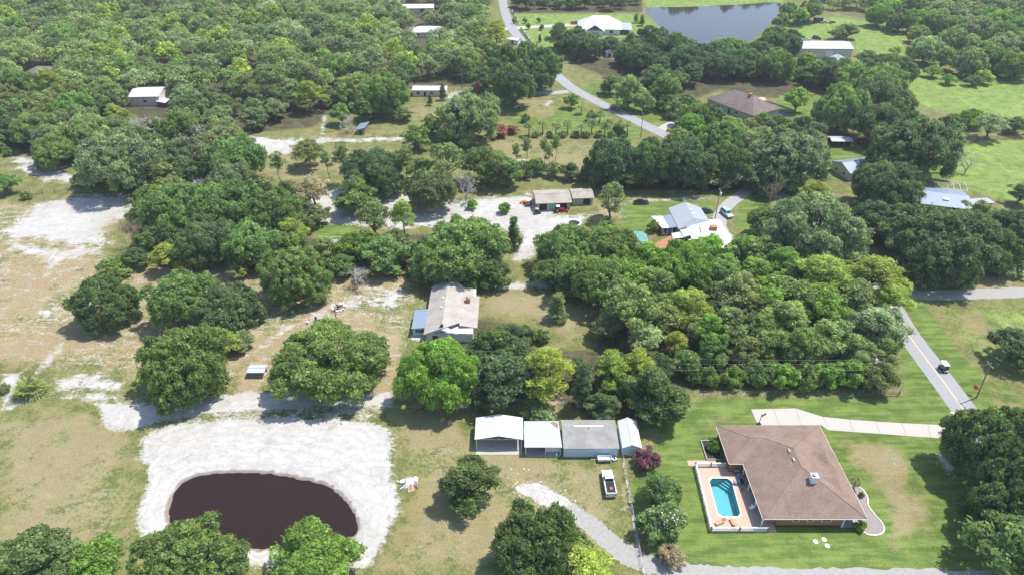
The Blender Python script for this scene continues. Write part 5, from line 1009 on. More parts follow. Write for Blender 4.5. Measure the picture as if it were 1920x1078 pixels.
make_bare(80, 7, 9, M['bark_pale']); make_bare(81, 7, 9, M['bark_pale']); make_bare(82, 7, 8, M['twig_tan']); make_bare(83, 7, 8, M['twig_tan'])
def make_palm(seed, W, H, nf, stem):
    rng = np.random.default_rng(seed); V, F, T = [], [], []; mb = MB(); 
    top = Vector((rng.normal()*.15, rng.normal()*.15, stem)); mb.tube([(0, 0, -.1), tuple(top*.5), tuple(top)], [.2, .15, .14], 7)
    for i in range(nf):
        a = i*2.4; el = R(rng.uniform(-35, 75)); d = Vector((math.cos(a)*math.cos(el), math.sin(a)*math.cos(el), math.sin(el)))
        L = W*.5*rng.uniform(.8, 1.05); base = top + d*L*.45; side = d.cross(Vector((0, 0, 1))).normalized() if abs(d.z) < .98 else Vector((1, 0, 0)); up = side.cross(d)
        mb.tube([tuple(top), tuple(base)], [.03, .02], 3)
        for j in range(9):
            w = R(-75+j*150/8); e = base + (d*math.cos(w) + side*math.sin(w))*L*.6 + Vector((0, 0, -.14*L*rng.uniform(.5, 1.5))); dd = (e-base); n_ = up*.0 + dd.cross(up).normalized()*L*.055
            k = len(V); V += [tuple(base), tuple(base+dd*.6+n_), tuple(e), tuple(base+dd*.6-n_)]; F.append((k, k+1, k+2, k+3)); T += [rng.uniform(.2, .8)]*4
    me = bpy.data.meshes.new('palm'); me.from_pydata(V, [], F); a_ = me.attributes.new('tone', 'FLOAT', 'POINT'); a_.data.foreach_set('value', T); me.materials.append(M['leaf'])
    add('palm' if stem > 1 else 'palmetto', me, mb.mesh('palm_stem', M['bark']), W, H)
make_palm(90, 4.2, 5.2, 22, 3.6); make_palm(91, 4.2, 5.0, 20, 3.3); make_palm(92, 6.4, 4.4, 46, .8)
COL = {'d': ((0.140, 0.200, 0.080), 'dark green'), 'g': ((0.190, 0.270, 0.095), 'green'), 'b': ((0.205, 0.324, 0.073), 'bright green'), 'y': ((0.335, 0.383, 0.100), 'yellow-green'), 'o': ((0.243, 0.283, 0.125), 'olive'),
       'm': ((0.232, 0.268, 0.145), 'grey-green'), 's': ((0.315, 0.360, 0.205), 'silvery'), 'n': ((0.130, 0.186, 0.094), 'bluish green'), 'r': ((0.302, 0.086, 0.075), 'rust red'), 'p': ((0.260, 0.115, 0.165), 'purple-flowered'),
       'w': ((0.185, 0.265, 0.110), 'white-flowered'), 't': ((0.432, 0.346, 0.250), 'tan'), 'k': ((0.340, 0.160, 0.130), 'coral-flowered'), 'x': ((0.262, 0.318, 0.130), 'dusty green')}
NOUN = {'O': ('oak_tree', 'oak', 'tree'), 'P': ('pine_tree', 'pine', 'tree'), 'S': ('slender_tree', 'slender tree', 'tree'), 'T': ('tall_pine', 'bare-stemmed pine', 'tree'), 'B': ('bare_tree', 'bare dead tree', 'tree'), 'C': ('bare_tree', 'leafless tan tree', 'tree'),
        'U': ('bush', 'bush', 'bush'), 'F': ('fan_palm', 'fan palm', 'palm'), 'E': ('palmetto', 'palmetto clump', 'palm'), 'A': ('airy_tree', 'thin airy tree', 'tree')}
KDEF = {'O': .62, 'P': 1.35, 'S': 2.4, 'T': 2.6, 'B': 1.25, 'C': 1.1, 'U': .8, 'F': 1.25, 'E': .68, 'A': 1.05}
trng = random.Random(5); LABELS = {}
def plant(x, y, W, H, sp, ck, label, group=None, rnd=None):
    rnd = rnd or trng
    kind = {'P': 'pine', 'S': 'slim', 'T': 'tuft', 'B': 'bare_pale', 'C': 'bare_tan', 'U': 'bush', 'F': 'palm', 'E': 'palmetto', 'A': 'airy'}.get(sp)
    if sp == 'O': kind = 'oak_l' if W > 14.5 else 'oak_m' if W > 7.8 else 'oak_s'
    if sp == 'O' and 5 < W < 13 and H/W >= .84: kind = 'tall'
    if sp == 'U' and W > 6: kind = 'oak_s'
    cr, tr, W0, H0 = rnd.choice(PROTO[kind]); nm, noun, cat = NOUN[sp]
    if sp == 'O': nm = 'mossy_oak' if ck in 'msx' else 'broadleaf_tree' if ck in 'bgow' else 'oak_tree'
    r = thing(nm, label, cat, (x, y, 0), rnd.uniform(0, 6.28), group); r.scale = (W/W0, W/W0*rnd.uniform(.92, 1.08), H/H0)
    a = link('trunk', tr, r); b = link('crown', cr, r)
    c = COL[ck][0]; j = rnd.uniform(.86, 1.14); hue = rnd.uniform(-.07, .07)
    b.color = (c[0]*j*(1+hue), c[1]*j, c[2]*j*(1-hue), 1); a.color = (1, 1, 1, 1)
    return r
PLACED = []
def T(cx, cy, w, sp, ck, where, k=None, pre=''):
    """crown centre and width on the survey -> trunk position, crown width and height in metres"""
    k = k or KDEF[sp]; W = w/8.0
    for _ in range(4):
        H = k*W; hc = H*(.51 if sp in 'OUE' else .62 if sp in 'PAFBC' else .52 if sp == 'S' else .7)
        x, y = g(cx, cy, hc); W = w/(FPX/(y*_c + (CAM_H-hc)*_s))
    PLACED.append([x, y, W, k*W, sp, ck, where, pre, cx])
exec(TREES)
base_lab = {}
for p in PLACED:
    p.append(' '.join((p[7] + ' ' + COL[p[5]][1] + ' ' + NOUN[p[4]][1] if p[4] not in 'BC' else p[7] + ' ' + NOUN[p[4]][1]).split()) + ' ' + p[6]); base_lab.setdefault(p[9], []).append(p)
ORD = ['', 'second', 'third', 'fourth', 'fifth', 'sixth', 'seventh', 'eighth', 'ninth', 'tenth', 'eleventh', 'twelfth', 'thirteenth', 'fourteenth']
for lab, ps in base_lab.items():
    ps.sort(key=lambda p: p[8])
    for i, p in enumerate(ps):
        if len(ps) == 1: l = lab
        elif i == 0: l = 'leftmost ' + lab
        elif i == len(ps)-1: l = 'rightmost ' + lab
        else: l = ORD[i] + ' from left, ' + lab
        plant(p[0], p[1], p[2], p[3], p[4], p[5], l, NOUN[p[4]][1] + 's ' + p[6] if len(ps) > 1 else None)
# ------------------------------------------------------------------ woods
def inside(x, y, poly): 
    r = False
    for (x1, y1), (x2, y2) in zip(poly, poly[1:]+poly[:1]):
        if (y1 > y) != (y2 > y) and x < (x2-x1)*(y-y1)/(y2-y1)+x1: r = not r
    return r
def in_px(x, y): 
    z = y*_c + CAM_H*_s; return 960 + FPX*x/z, 539 - FPX*(y*_s - CAM_H*_c)/z
def nth(i): return ORD[i-1] if 1 < i <= len(ORD) else 'first' if i == 1 else f"{i}{'th' if i % 100 in (11, 12, 13) else {1: 'st', 2: 'nd', 3: 'rd'}.get(i % 10, 'th')}"
far = []; frng = random.Random(11)
KEEP = [(p[0], p[1], p[2]) for p in PLACED]
RDP = [(p.x, p.y) for p in RP]
def fill(poly_px, spacing, wr, kr, mix, label, group, clear=(), indiv=10**9, mind=1.0):
    poly = G(poly_px); xs = [p[0] for p in poly]; ys = [p[1] for p in poly]; pts = []; out = []
    n = int((max(xs)-min(xs))*(max(ys)-min(ys))/spacing**2*6)
    cell = {}
    for _ in range(n):
        x = frng.uniform(min(xs), max(xs)); y = frng.uniform(min(ys), max(ys)); i, j = int(x//spacing), int(y//spacing)
        if not inside(x, y, poly): continue
        if any((x-a)**2+(y-b)**2 < spacing**2 for di in (-1, 0, 1) for dj in (-1, 0, 1) for a, b in cell.get((i+di, j+dj), ())): continue
        u, v = in_px(x, y)
        if any(((u-cx)/rx)**2+((v-cy)/ry)**2 < 1 for cx, cy, rx, ry in clear): continue
        if any((x-a)**2+(y-b)**2 < (w*.30*mind)**2 for a, b, w in KEEP): continue
        if any((x-a)**2+(y-b)**2 < 49 for a, b in RDP): continue
        cell.setdefault((i, j), []).append((x, y))
        sp, ck = frng.choices([m[:2] for m in mix], [m[2] for m in mix])[0]
        W = (wr[0]*.72 + (wr[1]-wr[0]*.72)*frng.random()**1.15)*(.75 if sp in 'PA' else 1); H = W*frng.uniform(*kr)*(1.5 if sp in 'PAS' else 1); H = min(max(H, 6.5), 15)
        out.append((x, y, W, H, sp, ck))
    out.sort(key=lambda t: t[1])
    near = [t for t in out if t[1] <= indiv]; far.extend(t for t in out if t[1] > indiv)
    rows = {}
    for i, t in enumerate(near): rows.setdefault(i//12, []).append(t)
    for j, row in rows.items():
        same = {}
        for t in sorted(row, key=lambda t: in_px(t[0], t[1])[0]): same.setdefault((t[4], t[5]), []).append(t)
        for (sp, ck), ts in same.items():
            for i, t in enumerate(ts):
                l = f"{COL[ck][1]} {NOUN[sp][1]} {label}, {nth(j+1)} belt"
                if len(ts) > 1: l += f", {nth(i+1)} such from left"
                plant(*t[:6], l, group, frng)
exec(FILLS)
# the woods beyond the nearest trees, one mass
frn = np.random.default_rng(3); Cs, Ns, Ss, Ts, Ks = [], [], [], [], []; stems = MB()
for x, y, W, H, sp, ck in far:
    a = W/2; lobes = []; nl = 6
    for i in range(nl):
        t = i*2*np.pi/nl + frn.uniform(-.4, .4); q = a*frn.uniform(.4, .62); r = a*frn.uniform(.34, .46); lobes.append((np.array([x+q*np.cos(t), y+q*np.sin(t), H*frn.uniform(.45, .66)]), r, min(r, H*.3)))
    for i in range(2): lobes.append((np.array([x+frn.normal()*a*.2, y+frn.normal()*a*.2, H*.74]), a*.42, H*.24))
    c_, n_, s_, t_ = foliage(frn, lobes, a*.20, .52, 3.0, floor_z=1.5, zmin=-.3)
    Cs.append(c_); Ns.append(n_); Ss.append(s_); Ts.append(t_); k0 = np.array(COL[ck][0])*frn.uniform(.85, 1.15); Ks.append(np.repeat(k0[None], len(c_), 0))
    stems.tube([(x, y, -.1), (x, y, H*.6)], [.3, .12], 5, cap=False)
w_ = link('far_woodland', leaf_mesh('far_woodland', np.concatenate(Cs), np.concatenate(Ns), np.concatenate(Ss), np.concatenate(Ts), M['leaf_far'], frn, extra=np.concatenate(Ks)))
w_['kind'] = 'stuff'; w_['label'] = 'distant mixed green woodland along the top of the photo'; so_ = stems.build('trunks', M['bark'], w_); so_['kind'] = 'stuff'
print('trees', len(PLACED), 'far', len(far), 'far leaves', sum(len(c) for c in Cs), 'objects', len(bpy.data.objects))
# ------------------------------------------------------------------ vehicles
def wheel(parent, x, y, r, w):
    a = MB(); n = 14; a.v = [(x+q*math.cos(2*math.pi*i/n), y+s*w/2, r+q*math.sin(2*math.pi*i/n)) for s, q in ((-1, r*.62), (-1, r), (1, r), (1, r*.62)) for i in range(n)]
    a.f = [(k*n+i, k*n+(i+1) % n, (k+1)*n+(i+1) % n, (k+1)*n+i) for k in range(3) for i in range(n)]
    t = a.build('wheel', M['tyre'], parent)
    s = 1 if y > 0 else -1
    b = MB(); b.v = [(x+r*.62*math.cos(2*math.pi*i/n), y+s*w*.38, r+r*.62*math.sin(2*math.pi*i/n)) for i in range(n)]; b.f = [tuple(range(n))]
    b.build('rim', M['steel'], t)
def car(name, label, cat, c, rz, L, W, H, mat, kind='sedan', group=None):
    """x is forward; lower body from a side profile with a raised hood and deck, glasshouse with real panes, four wheels, lamps"""
    r = thing(name, label, cat, (c[0], c[1], 0.02), rz, group); l = L/2; w = W/2; rw = .33 if kind == 'sedan' else .39
    belt = H*.60; hood = H*(.55 if kind == 'sedan' else .60); gc = .2 if kind == 'sedan' else .3
    if kind == 'pickup': prof = [(-l, gc+.12), (-l, belt+.06), (-l*.02, belt+.06), (l*.12, belt), (l*.40, belt-.02), (l*.93, hood*.93), (l, hood*.78), (l, gc+.1), (l*.97, gc), (-l*.95, gc)]
    elif kind == 'suv': prof = [(-l, gc+.15), (-l, belt), (-l*.9, belt+.02), (l*.42, belt), (l*.90, hood*.95), (l, hood*.78), (l, gc+.1), (l*.97, gc), (-l*.95, gc)]
    else: prof = [(-l, gc+.15), (-l*.99, hood*.98), (-l*.70, belt+.02), (-l*.6, belt), (l*.40, belt), (l*.88, hood*.92), (l, hood*.72), (l*.99, gc+.08), (l*.95, gc), (-l*.95, gc)]
    n = len(prof); b = MB()
    secs = [(-w*.93, .0), (-w, .05), (w, .05), (w*.93, .0)]
    for y, _ in secs:
        k = .965 if abs(y) < w else 1.0
        b.v += [(x*k, y, z if z <= gc+.2 or abs(y) < w else z-.07) for x, z in prof]
    b.v = [(x, y, z) for x, y, z in b.v]
    for s in range(3):
        for i in range(n): j = (i+1) % n; b.f.append((s*n+i, s*n+j, (s+1)*n+j, (s+1)*n+i))
    b.f += [tuple(range(n-1, -1, -1)), tuple(range(3*n, 4*n))]
    body = b.build('body', mat, r)
    if kind == 'pickup': x0, x1, t0, t1 = -l*.04, l*.42, l*.02, l*.24
    elif kind == 'suv': x0, x1, t0, t1 = -l*.96, l*.44, -l*.86, l*.20
    else: x0, x1, t0, t1 = -l*.66, l*.42, -l*.36, l*.12
    yb, yt = w*.90, w*.72; zt = H
    B = [(x0, -yb, belt-.02), (x1, -yb, belt-.02), (x1, yb, belt-.02), (x0, yb, belt-.02)]; Tp = [(t0, -yt, zt), (t1, -yt, zt), (t1, yt, zt), (t0, yt, zt)]
    cb = MB(); cb.v = B+Tp; cb.f = [(4, 5, 6, 7), (0, 1, 5, 4), (1, 2, 6, 5), (2, 3, 7, 6), (3, 0, 4, 7)]; cab = cb.build('cabin', mat, r)
    def pane(nm, i, j, a=.08, e=.012):
        p, q, s, u = [Vector(v) for v in (B[i], B[j], Tp[j], Tp[i])]; nn = (q-p).cross(u-p).normalized()*e
        f = lambda s_, t_: tuple((p.lerp(q, s_)).lerp(u.lerp(s, s_), t_) + nn)
        return MB().quad(f(a, .12), f(1-a, .12), f(1-a, .90), f(a, .90)).build(nm, M['glass'], cab)
    pane('side_window', 0, 1); pane('windscreen', 1, 2, .05); pane('side_window', 2, 3); pane('rear_window', 3, 0, .06)
    for sx in (-l*.62, l*.62):
        for sy in (-w+.06, w-.06): wheel(r, sx, sy, rw, .22)
    for sy in (-w*.7, w*.7):
        MB().box(l*.955, sy-.16, hood*.66, l*1.005, sy+.16, hood*.80).build('headlight', M['white_plastic'], body); MB().box(-l*1.006, sy-.13, hood*.7, -l*.97, sy+.13, hood*.9).build('tail_light', M['red'], body)
    if kind == 'pickup':
        bd = MB(); bd.box(-l*.95, -w*.78, belt+.062, -l*.06, w*.78, belt+.07); bd.build('bed_floor', M['dark'], r)
        for q4 in ((-l*1.0, -w*.96, -l*.03, -w*.80), (-l*1.0, w*.80, -l*.03, w*.96), (-l*1.0, -w*.80, -l*.955, w*.80)): MB().box(q4[0], q4[1], belt-.1, q4[2], q4[3], belt+.30).build('bed_wall', mat, r)
        MB().box(-l*.7, -.35, belt+.07, -l*.5, .1, belt+.22).build('cargo', M['terracotta'], r)
    for sy in (-1, 1): MB().box(x1-.25, sy*(w+.02)-.09, belt-.02, x1-.08, sy*(w+.02)+.09, belt+.14).build('mirror', mat, body)
    return r
def heading(p, q): a, b = g(*p), g(*q); return math.atan2(b[1]-a[1], b[0]-a[0])
car('pickup_truck', 'white pickup truck parked on the lawn in front of the garage', 'truck', g(1141, 910), R(92), 5.9, 2.0, 1.9, M['p_white'], 'pickup')
car('sedan_car', 'black sports car parked on the long lawn beside the grey-roofed house', 'car', g(1202, 382), R(3), 4.8, 1.9, 1.35, M['p_black'])
car('suv_car', 'dark red car driving along the far road', 'car', g(1152, 207), heading((1175, 219), (1130, 196)), 4.6, 1.85, 1.65, M['p_maroon'], 'suv')
car('suv_car', 'pale teal van parked on the curved driveway by the grey-roofed house', 'van', g(1362, 404), R(-75), 5.2, 2.0, 1.9, M['p_teal'], 'suv')
car('sedan_car', 'dark car tucked behind the grey-roofed house', 'car', g(1323, 399), R(10), 4.5, 1.8, 1.4, M['p_navy'])
car('pickup_truck', 'bright red truck at the end of the white driveway', 'truck', g(1079, 46), R(2), 6.0, 2.1, 2.0, M['p_red'], 'pickup')
car('suv_car', 'black car with pale roof rack beside the long white barn', 'car', g(1531, 74), R(-25), 5.0, 2.0, 1.9, M['p_navy'], 'suv')
car('sedan_car', 'white car at the corner of the long white barn', 'car', g(1511, 76), R(10), 4.6, 1.85, 1.5, M['p_white'])
car('sedan_car', 'pale green car on the meadow beyond the long barn', 'car', g(1545, 44), R(15), 4.6, 1.8, 1.4, M['p_green'])
car('sedan_car', 'orange-red car on the meadow beyond the long barn', 'car', g(1560, 44), R(30), 4.5, 1.8, 1.4, M['p_red'])
r = thing('box_trailer', 'black box trailer on the meadow beyond the long barn', 'trailer', (*g(1533, 43), 0), R(8))
MB().box(-2.6, -1.2, .5, 2.6, 1.2, 3.0).build('body', M['p_black'], r); MB().tube([(2.6, 0, .55), (3.8, 0, .5)], .07, 6).build('tow_bar', M['steel'], r)
for sy in (-1.15, 1.15): wheel(r, -.5, sy, .36, .22); wheel(r, .4, sy, .36, .22)
def golf_cart(label, c, rz):
    r = thing('golf_cart', label, 'golf cart', (c[0], c[1], .02), rz, 'golf carts on the road')
    b = MB().box(-1.15, -.58, .22, 1.0, .58, .42); b.slab([(.55, -.56, .78), (1.15, -.50, .55), (1.15, .50, .55), (.55, .56, .78)], .36); b.box(-1.2, -.58, .42, -.45, .58, .72)
    body = b.build('body', M['p_black'], r)
    MB().box(-.42, -.52, .62, .1, .52, .76).build('seat', M['wall_grey'], r); MB().slab([(-.52, -.52, .76), (-.40, -.52, .76), (-.52, .52, 1.2), (-.62, .52, 1.2)][:4], .04).v; MB().box(-.54, -.52, .76, -.44, .52, 1.18).build('backrest', M['wall_grey'], r)
    MB().box(-1.1, -.62, 1.82, .78, .62, 1.90).build('canopy', M['white_plastic'], r)
    for sx, bx in ((-1.0, -1.05), (.7, .85)):
        for sy in (-.54, .54): MB().tube([(bx, sy, .5), (sx, sy, 1.83)], .03, 5).build('post', M['steel'], r)
    MB().quad((.95, -.5, .8), (.95, .5, .8), (.74, .5, 1.7), (.74, -.5, 1.7)).build('windscreen', M['glass'], r)
    for sx in (-.8, .8):
        for sy in (-.52, .52): wheel(r, sx, sy, .24, .2)
hd = heading((1814, 776), (1765, 710))
x, y = g(1768, 694); golf_cart('golf cart with white canopy driving on the road', (x, y), hd+math.pi); x, y = g(1786, 792); golf_cart('golf cart at the driveway mouth half under the big oak', (x, y), hd+math.pi)
def tractor(label, c, rz, mat):
    r = thing('tractor', label, 'tractor', (c[0], c[1], 0), rz)
    b = MB().box(.1, -.35, .55, 1.6, .35, 1.15); b.box(-.9, -.32, .5, .1, .32, .85); b.build('body', mat, r)
    MB().box(-.7, -.28, .85, -.25, .28, 1.0).build('seat', M['dark'], r); MB().box(-.95, -.85, 2.0, .15, .85, 2.1).build('canopy', M['white_plastic'], r)
    for sx in (-.9, .1):
        for sy in (-.7, .7): MB().tube([(sx, sy, .8), (sx, sy, 2.0)], .035, 5).build('post', M['dark'], r)
    for sy in (-.62, .62): wheel(r, -.55, sy, .62, .34); wheel(r, 1.25, sy, .38, .22); MB().box(-1.0, sy-.2, 1.12, -.1, sy+.2, 1.2).build('fender', mat, r)
    MB().tube([(1.3, -.5, 1.0), (2.3, -.5, .5)], .07, 5).tube([(1.3, .5, 1.0), (2.3, .5, .5)], .07, 5).build('loader_arm', mat, r); MB().box(2.2, -.85, .1, 2.75, .85, .62).build('bucket', mat, r)
tractor('red tractor with white canopy parked outside the workshop bay', g(1048, 397), R(4), M['p_red']); tractor('orange tractor beside the west wall of the workshop', g(990, 385), R(140), M['orange']); tractor('small red tractor near the open black shed', g(1614, 268), R(10), M['red'])
r = thing('utility_buggy', 'small dark buggy at the corner of the workshop', 'buggy', (*g(1007, 401), 0), R(20))
MB().box(-1.1, -.6, .3, 1.1, .6, .75).build('body', M['p_navy'], r); MB().box(-.4, -.55, .75, .1, .55, 1.0).build('seat', M['dark'], r); MB().box(-.6, -.62, 1.7, .5, .62, 1.78).build('canopy', M['wall_grey'], r)
for sx in (-.5, .4):
    for sy in (-.55, .55): MB().tube([(sx, sy, .7), (sx, sy, 1.72)], .03, 5).build('post', M['dark'], r)
for sx in (-.75, .75):
    for sy in (-.6, .6): wheel(r, sx, sy, .3, .22)
r = thing('utility_trailer', 'low white utility trailer against the garage doors', 'trailer', (*g(1133, 863), 0), R(2))
MB().box(-1.3, -.6, .45, 1.3, .6, .52).build('floor', M['white_plastic'], r)
for q4 in ((-1.3, -.6, 1.3, -.55), (-1.3, .55, 1.3, .6), (-1.3, -.55, -1.25, .55), (1.25, -.55, 1.3, .55)): MB().box(q4[0], q4[1], .52, q4[2], q4[3], .95).build('side_panel', M['white_plastic'], r)
MB().tube([(-1.3, 0, .48), (-2.6, 0, .45)], .05, 5).build('tow_bar', M['steel'], r)
for sy in (-.68, .68): wheel(r, 0, sy, .3, .18)
r = thing('push_mower', 'small white mower standing beside the low white trailer', 'mower', (*g(1152, 862), 0), R(15))
MB().box(-.4, -.32, .15, .4, .32, .4).build('deck', M['white_plastic'], r); MB().lathe([(.18, .4), (.2, .55), (.1, .62), (.001, .62)], 0, 0, 10).build('engine', M['dark'], r); MB().tube([(-.4, -.25, .35), (-1.1, -.25, 1.0), (-1.1, .25, 1.0), (-.4, .25, .35)], .025, 5).build('handle', M['steel'], r)
for sx in (-.35, .35):
    for sy in (-.34, .34): wheel(r, sx, sy, .14, .08)
x, y = g(1076, 423); r = thing('trampoline', 'round black trampoline with pale rim in the sand yard', 'trampoline', (x, y, 0))
ringslab('rim_pad', [(2.15*math.cos(t), 2.15*math.sin(t)) for t in np.linspace(0, 2*np.pi, 25)[:-1]], [(1.75*math.cos(t), 1.75*math.sin(t)) for t in np.linspace(0, 2*np.pi, 25)[:-1]], .86, .92, M['white_plastic'], r)
MB().lathe([(1.78, .885), (.9, .86), (.001, .85)], 0, 0, 24).build('mat', M['dark'], r)
for k in range(6): t = k*math.pi/3; MB().tube([(2.0*math.cos(t), 2.0*math.sin(t), 0), (2.0*math.cos(t), 2.0*math.sin(t), .87)], .035, 5).build('leg', M['steel'], r)
# ------------------------------------------------------------------ poles, wires, signs
def pole(label, p, H, arm=True, can=True, rz=0.0, lean=(0, 0), group='utility poles'):
    x, y = g(*p) if len(p) == 2 else p[:2]; r = thing('utility_pole', label, 'pole', (x, y, 0), rz, group)
    MB().tube([(0, 0, -.2), (lean[0], lean[1], H)], [.17, .11], 8).build('mast', M['pole'], r)
    if arm:
        MB().box(lean[0]-.06, lean[1]-1.1, H-.62, lean[0]+.06, lean[1]+1.1, H-.5).build('crossarm', M['pole'], r)
        for sy in (-1, 0, 1): MB().lathe([(.05, H-.5), (.07, H-.38), (.001, H-.3)], lean[0], lean[1]+sy*.95, 8).build('insulator', M['white_plastic'], r)
    if can:
        MB().lathe([(.001, H-2.15), (.27, H-2.12), (.27, H-1.25), (.22, H-1.2), (.001, H-1.15)], lean[0]+.42, lean[1], 12).build('transformer', M['white_plastic'], r)
    return x, y
pole('utility pole with grey transformer by the wire fence near the road', (1618, 735), 10.2, rz=0); pole('plain wooden pole across the road beside the orange sign', (1831, 745), 9.4, can=False, lean=(-.5, 0)); pole('utility pole beside the far road below the palm row', (1201, 259), 10, can=False)
pole('utility pole beside the far lane next to the mobile home', (867, 167), 9.5, can=False); pole('utility pole at the junction of the far lane', (1033, 171), 9.5, can=False); pole('dark bare post in the sandy yard behind the broad oak', (632, 606), 4.6, False, False)
pole('utility pole with large transformer beside the grey-roofed house', (1341, 409), 9.8); pole('utility pole with transformer at the driveway bend', (1403, 352), 9, rz=.6)
def wire(label, a, b, sag, rad=.014, group='overhead power lines'):
    A, B = Vector(a), Vector(b); r = tag(MB().tube([tuple(A.lerp(B, t) - Vector((0, 0, sag*4*t*(1-t)))) for t in np.linspace(0, 1, 13)], rad, 4).build('power_line', M['steel']), label, 'power line', group); return r
xp, yp = g(1618, 735); xq, yq = g(1831, 745)
for i, (z, lb) in enumerate(((9.7, 'top'), (7.9, 'middle'), (6.2, 'lowest'))): wire(f'{lb} of three overhead wires crossing the hedge behind the lawn', (xp, yp+(-.95 if i == 0 else 0), z), (-30, yp+6, z-1.2), 1.6)
wire('overhead wire crossing the road from pole to pole', (xp, yp, 9.6), (xq-.5, yq, 8.9), .5); xa, ya = g(1341, 409); xb, yb = g(1403, 352); wire('overhead wire from the house pole to the driveway bend', (xa, ya, 9.4), (xb, yb, 8.5), .5)
x, y = g(1836, 744); r = thing('road_sign', 'orange diamond road sign on a thin post beside the road', 'sign', (x-.9, y+.9, 0), R(-60))
MB().tube([(0, 0, 0), (0, 0, 2.0)], .035, 6).build('post', M['steel'], r); MB().v; sgn = MB(); sgn.v = [(x_, y_, z_) for y_ in (-.02, .02) for x_, z_ in ((-.75, 1.9), (0, 1.15), (.75, 1.9), (0, 2.65))]; sgn.f = [(0, 1, 2, 3), (7, 6, 5, 4), (0, 4, 5, 1), (1, 5, 6, 2), (2, 6, 7, 3), (3, 7, 4, 0)]
pn = sgn.build('panel', M['orange'], r); MB().box(-.16, -.03, 1.72, .16, -.022, 2.12).build('emblem', M['dark'], pn)
x, y = g(1424, 797); r = thing('basketball_hoop', 'basketball hoop at the corner of the cream driveway', 'hoop', (x, y+.3, 0), R(-60))
MB().tube([(0, 0, 0), (0, 0, 2.6), (.5, 0, 3.0)], .06, 6).build('pole', M['dark'], r); MB().box(.5, -.6, 2.7, .54, .6, 3.4).build('backboard', M['wall_grey'], r); MB().box(-.4, -.4, 0, .3, .4, .15).build('base', M['dark'], r)
tor = MB(); tor.tube([(.78+.23*math.cos(t), .23*math.sin(t), 2.85) for t in np.linspace(0, 6.283, 13)], .015, 4); tor.build('rim', M['orange'], r)
# ------------------------------------------------------------------ fences
post_me = {}
def fence(name, label, pts, gap, H, wires, mat, pr=.055, rail=None, wr=.012, pier=None):
    W = [Vector((*p, 0)) for p in pts]; r = thing(name, label, 'fence', tuple(W[0])); key = (H, pr, mat.name)
    if key not in post_me: post_me[key] = MB().tube([(0, 0, -.2), (0, 0, H)], pr, 6).mesh('post', mat)
    for a, b in zip(W[:-1], W[1:]):
        n = max(1, round((b-a).length/gap))
        for i in range(n+(b is W[-1])): link('post', post_me[key], r, tuple(a.lerp(b, i/n)-W[0]))
    for z in wires:
        MB().tube([tuple(p-W[0]+Vector((0, 0, z))) for p in W], wr, 4).build('wire' if not rail else 'rail', rail or M['steel'], r)
    return r
fence('lot_fence', 'worn post fence running down from the sheds between the two lots', [(21.1, 92.0), (21.1, 80), (21.15, 66.5)], 2.4, 1.25, (.45, .8, 1.15), M['wood_grey'], .06, wr=.02)
fence('wire_fence', 'wire fence on wooden posts along the foot of the clipped row', G([(1292, 741), (1480, 740), (1686, 738)]), 3.0, 1.3, (.4, .75, 1.1), M['wood_grey'])
gt = thing('field_gate', 'weathered wooden gate at the road end of the wire fence', 'gate', (*g(1655, 741), 0), 0)
for z in (.35, .7, 1.05): MB().box(0, -.03, z-.07, 3.4, .03, z+.07).build('board', M['wood'], gt)
for px in (0, 3.4): MB().box(px-.08, -.08, 0, px+.08, .08, 1.3).build('post', M['wood'], gt)
fence('post_fence', 'white post fence under the very broad oak', G([(515, 737), (620, 741), (738, 737)]), 3.4, 1.2, (.5, 1.0), M['stone'], .08)
fence('field_fence', 'dark wire fence along the top of the white sand', G([(-60, 364), (80, 363), (175, 362)]), 4, 1.3, (.4, .8, 1.2), M['dark'], .07, wr=.03)
fence('meadow_fence', 'dark board fence along the hedge of the right meadow', G([(1795, 262), (1850, 263), (1960, 262)]), 4, 1.4, (.5, .95, 1.35), M['wood'], .09, rail=M['wood'], wr=.07)
fence('lane_fence', 'thin post fence along the sandy lane', G([(600, 256), (700, 257), (762, 257)]), 4.0, 1.2, (.5, 1.0), M['wood'], .08)
ef = fence('estate_fence', 'black rail fence with white piers beside the far road', G([(961, 26), (971, 44)]) , 4, 1.4, (.4, .9, 1.35), M['dark'], .1, rail=M['dark'], wr=.08)
ef2 = fence('estate_fence', 'black rail fence with white piers below the white driveway', G([(977, 57), (1000, 90)]), 4, 1.4, (.4, .9, 1.35), M['dark'], .1, rail=M['dark'], wr=.08)
for r_, pts in ((ef, G([(961, 26), (966, 35), (971, 44)])), (ef2, G([(977, 57), (984, 67), (992, 78), (1000, 90)]))):
    for p in pts:
        q = Vector((*p, 0)) - r_.location; MB().box(q.x-.45, q.y-.45, 0, q.x+.45, q.y+.45, 2.0).build('pier', M['wall_white'], r_)
fence('meadow_rail', 'pale wire fence beside the screened pool cage', G([(1775, 338), (1820, 357), (1870, 385)]), 4, 1.2, (.5, 1.0), M['wood_grey'], .06)
x, y = g(597, 455); r = thing('wooden_bridge', 'low grey wooden footbridge with handrail in the left grove', 'bridge', (x, y, 0), R(-1))
MB().box(0, -.9, .35, 9.8, -.82, .5).build('beam', M['wood'], r); MB().box(0, .82, .35, 9.8, .9, .5).build('beam', M['wood'], r)
plank = MB().box(-.10, -.95, .5, .10, .95, .56).mesh('plank', M['wood_grey'])
for i in range(44): link('plank', plank, r, (.15+i*.22, 0, 0))
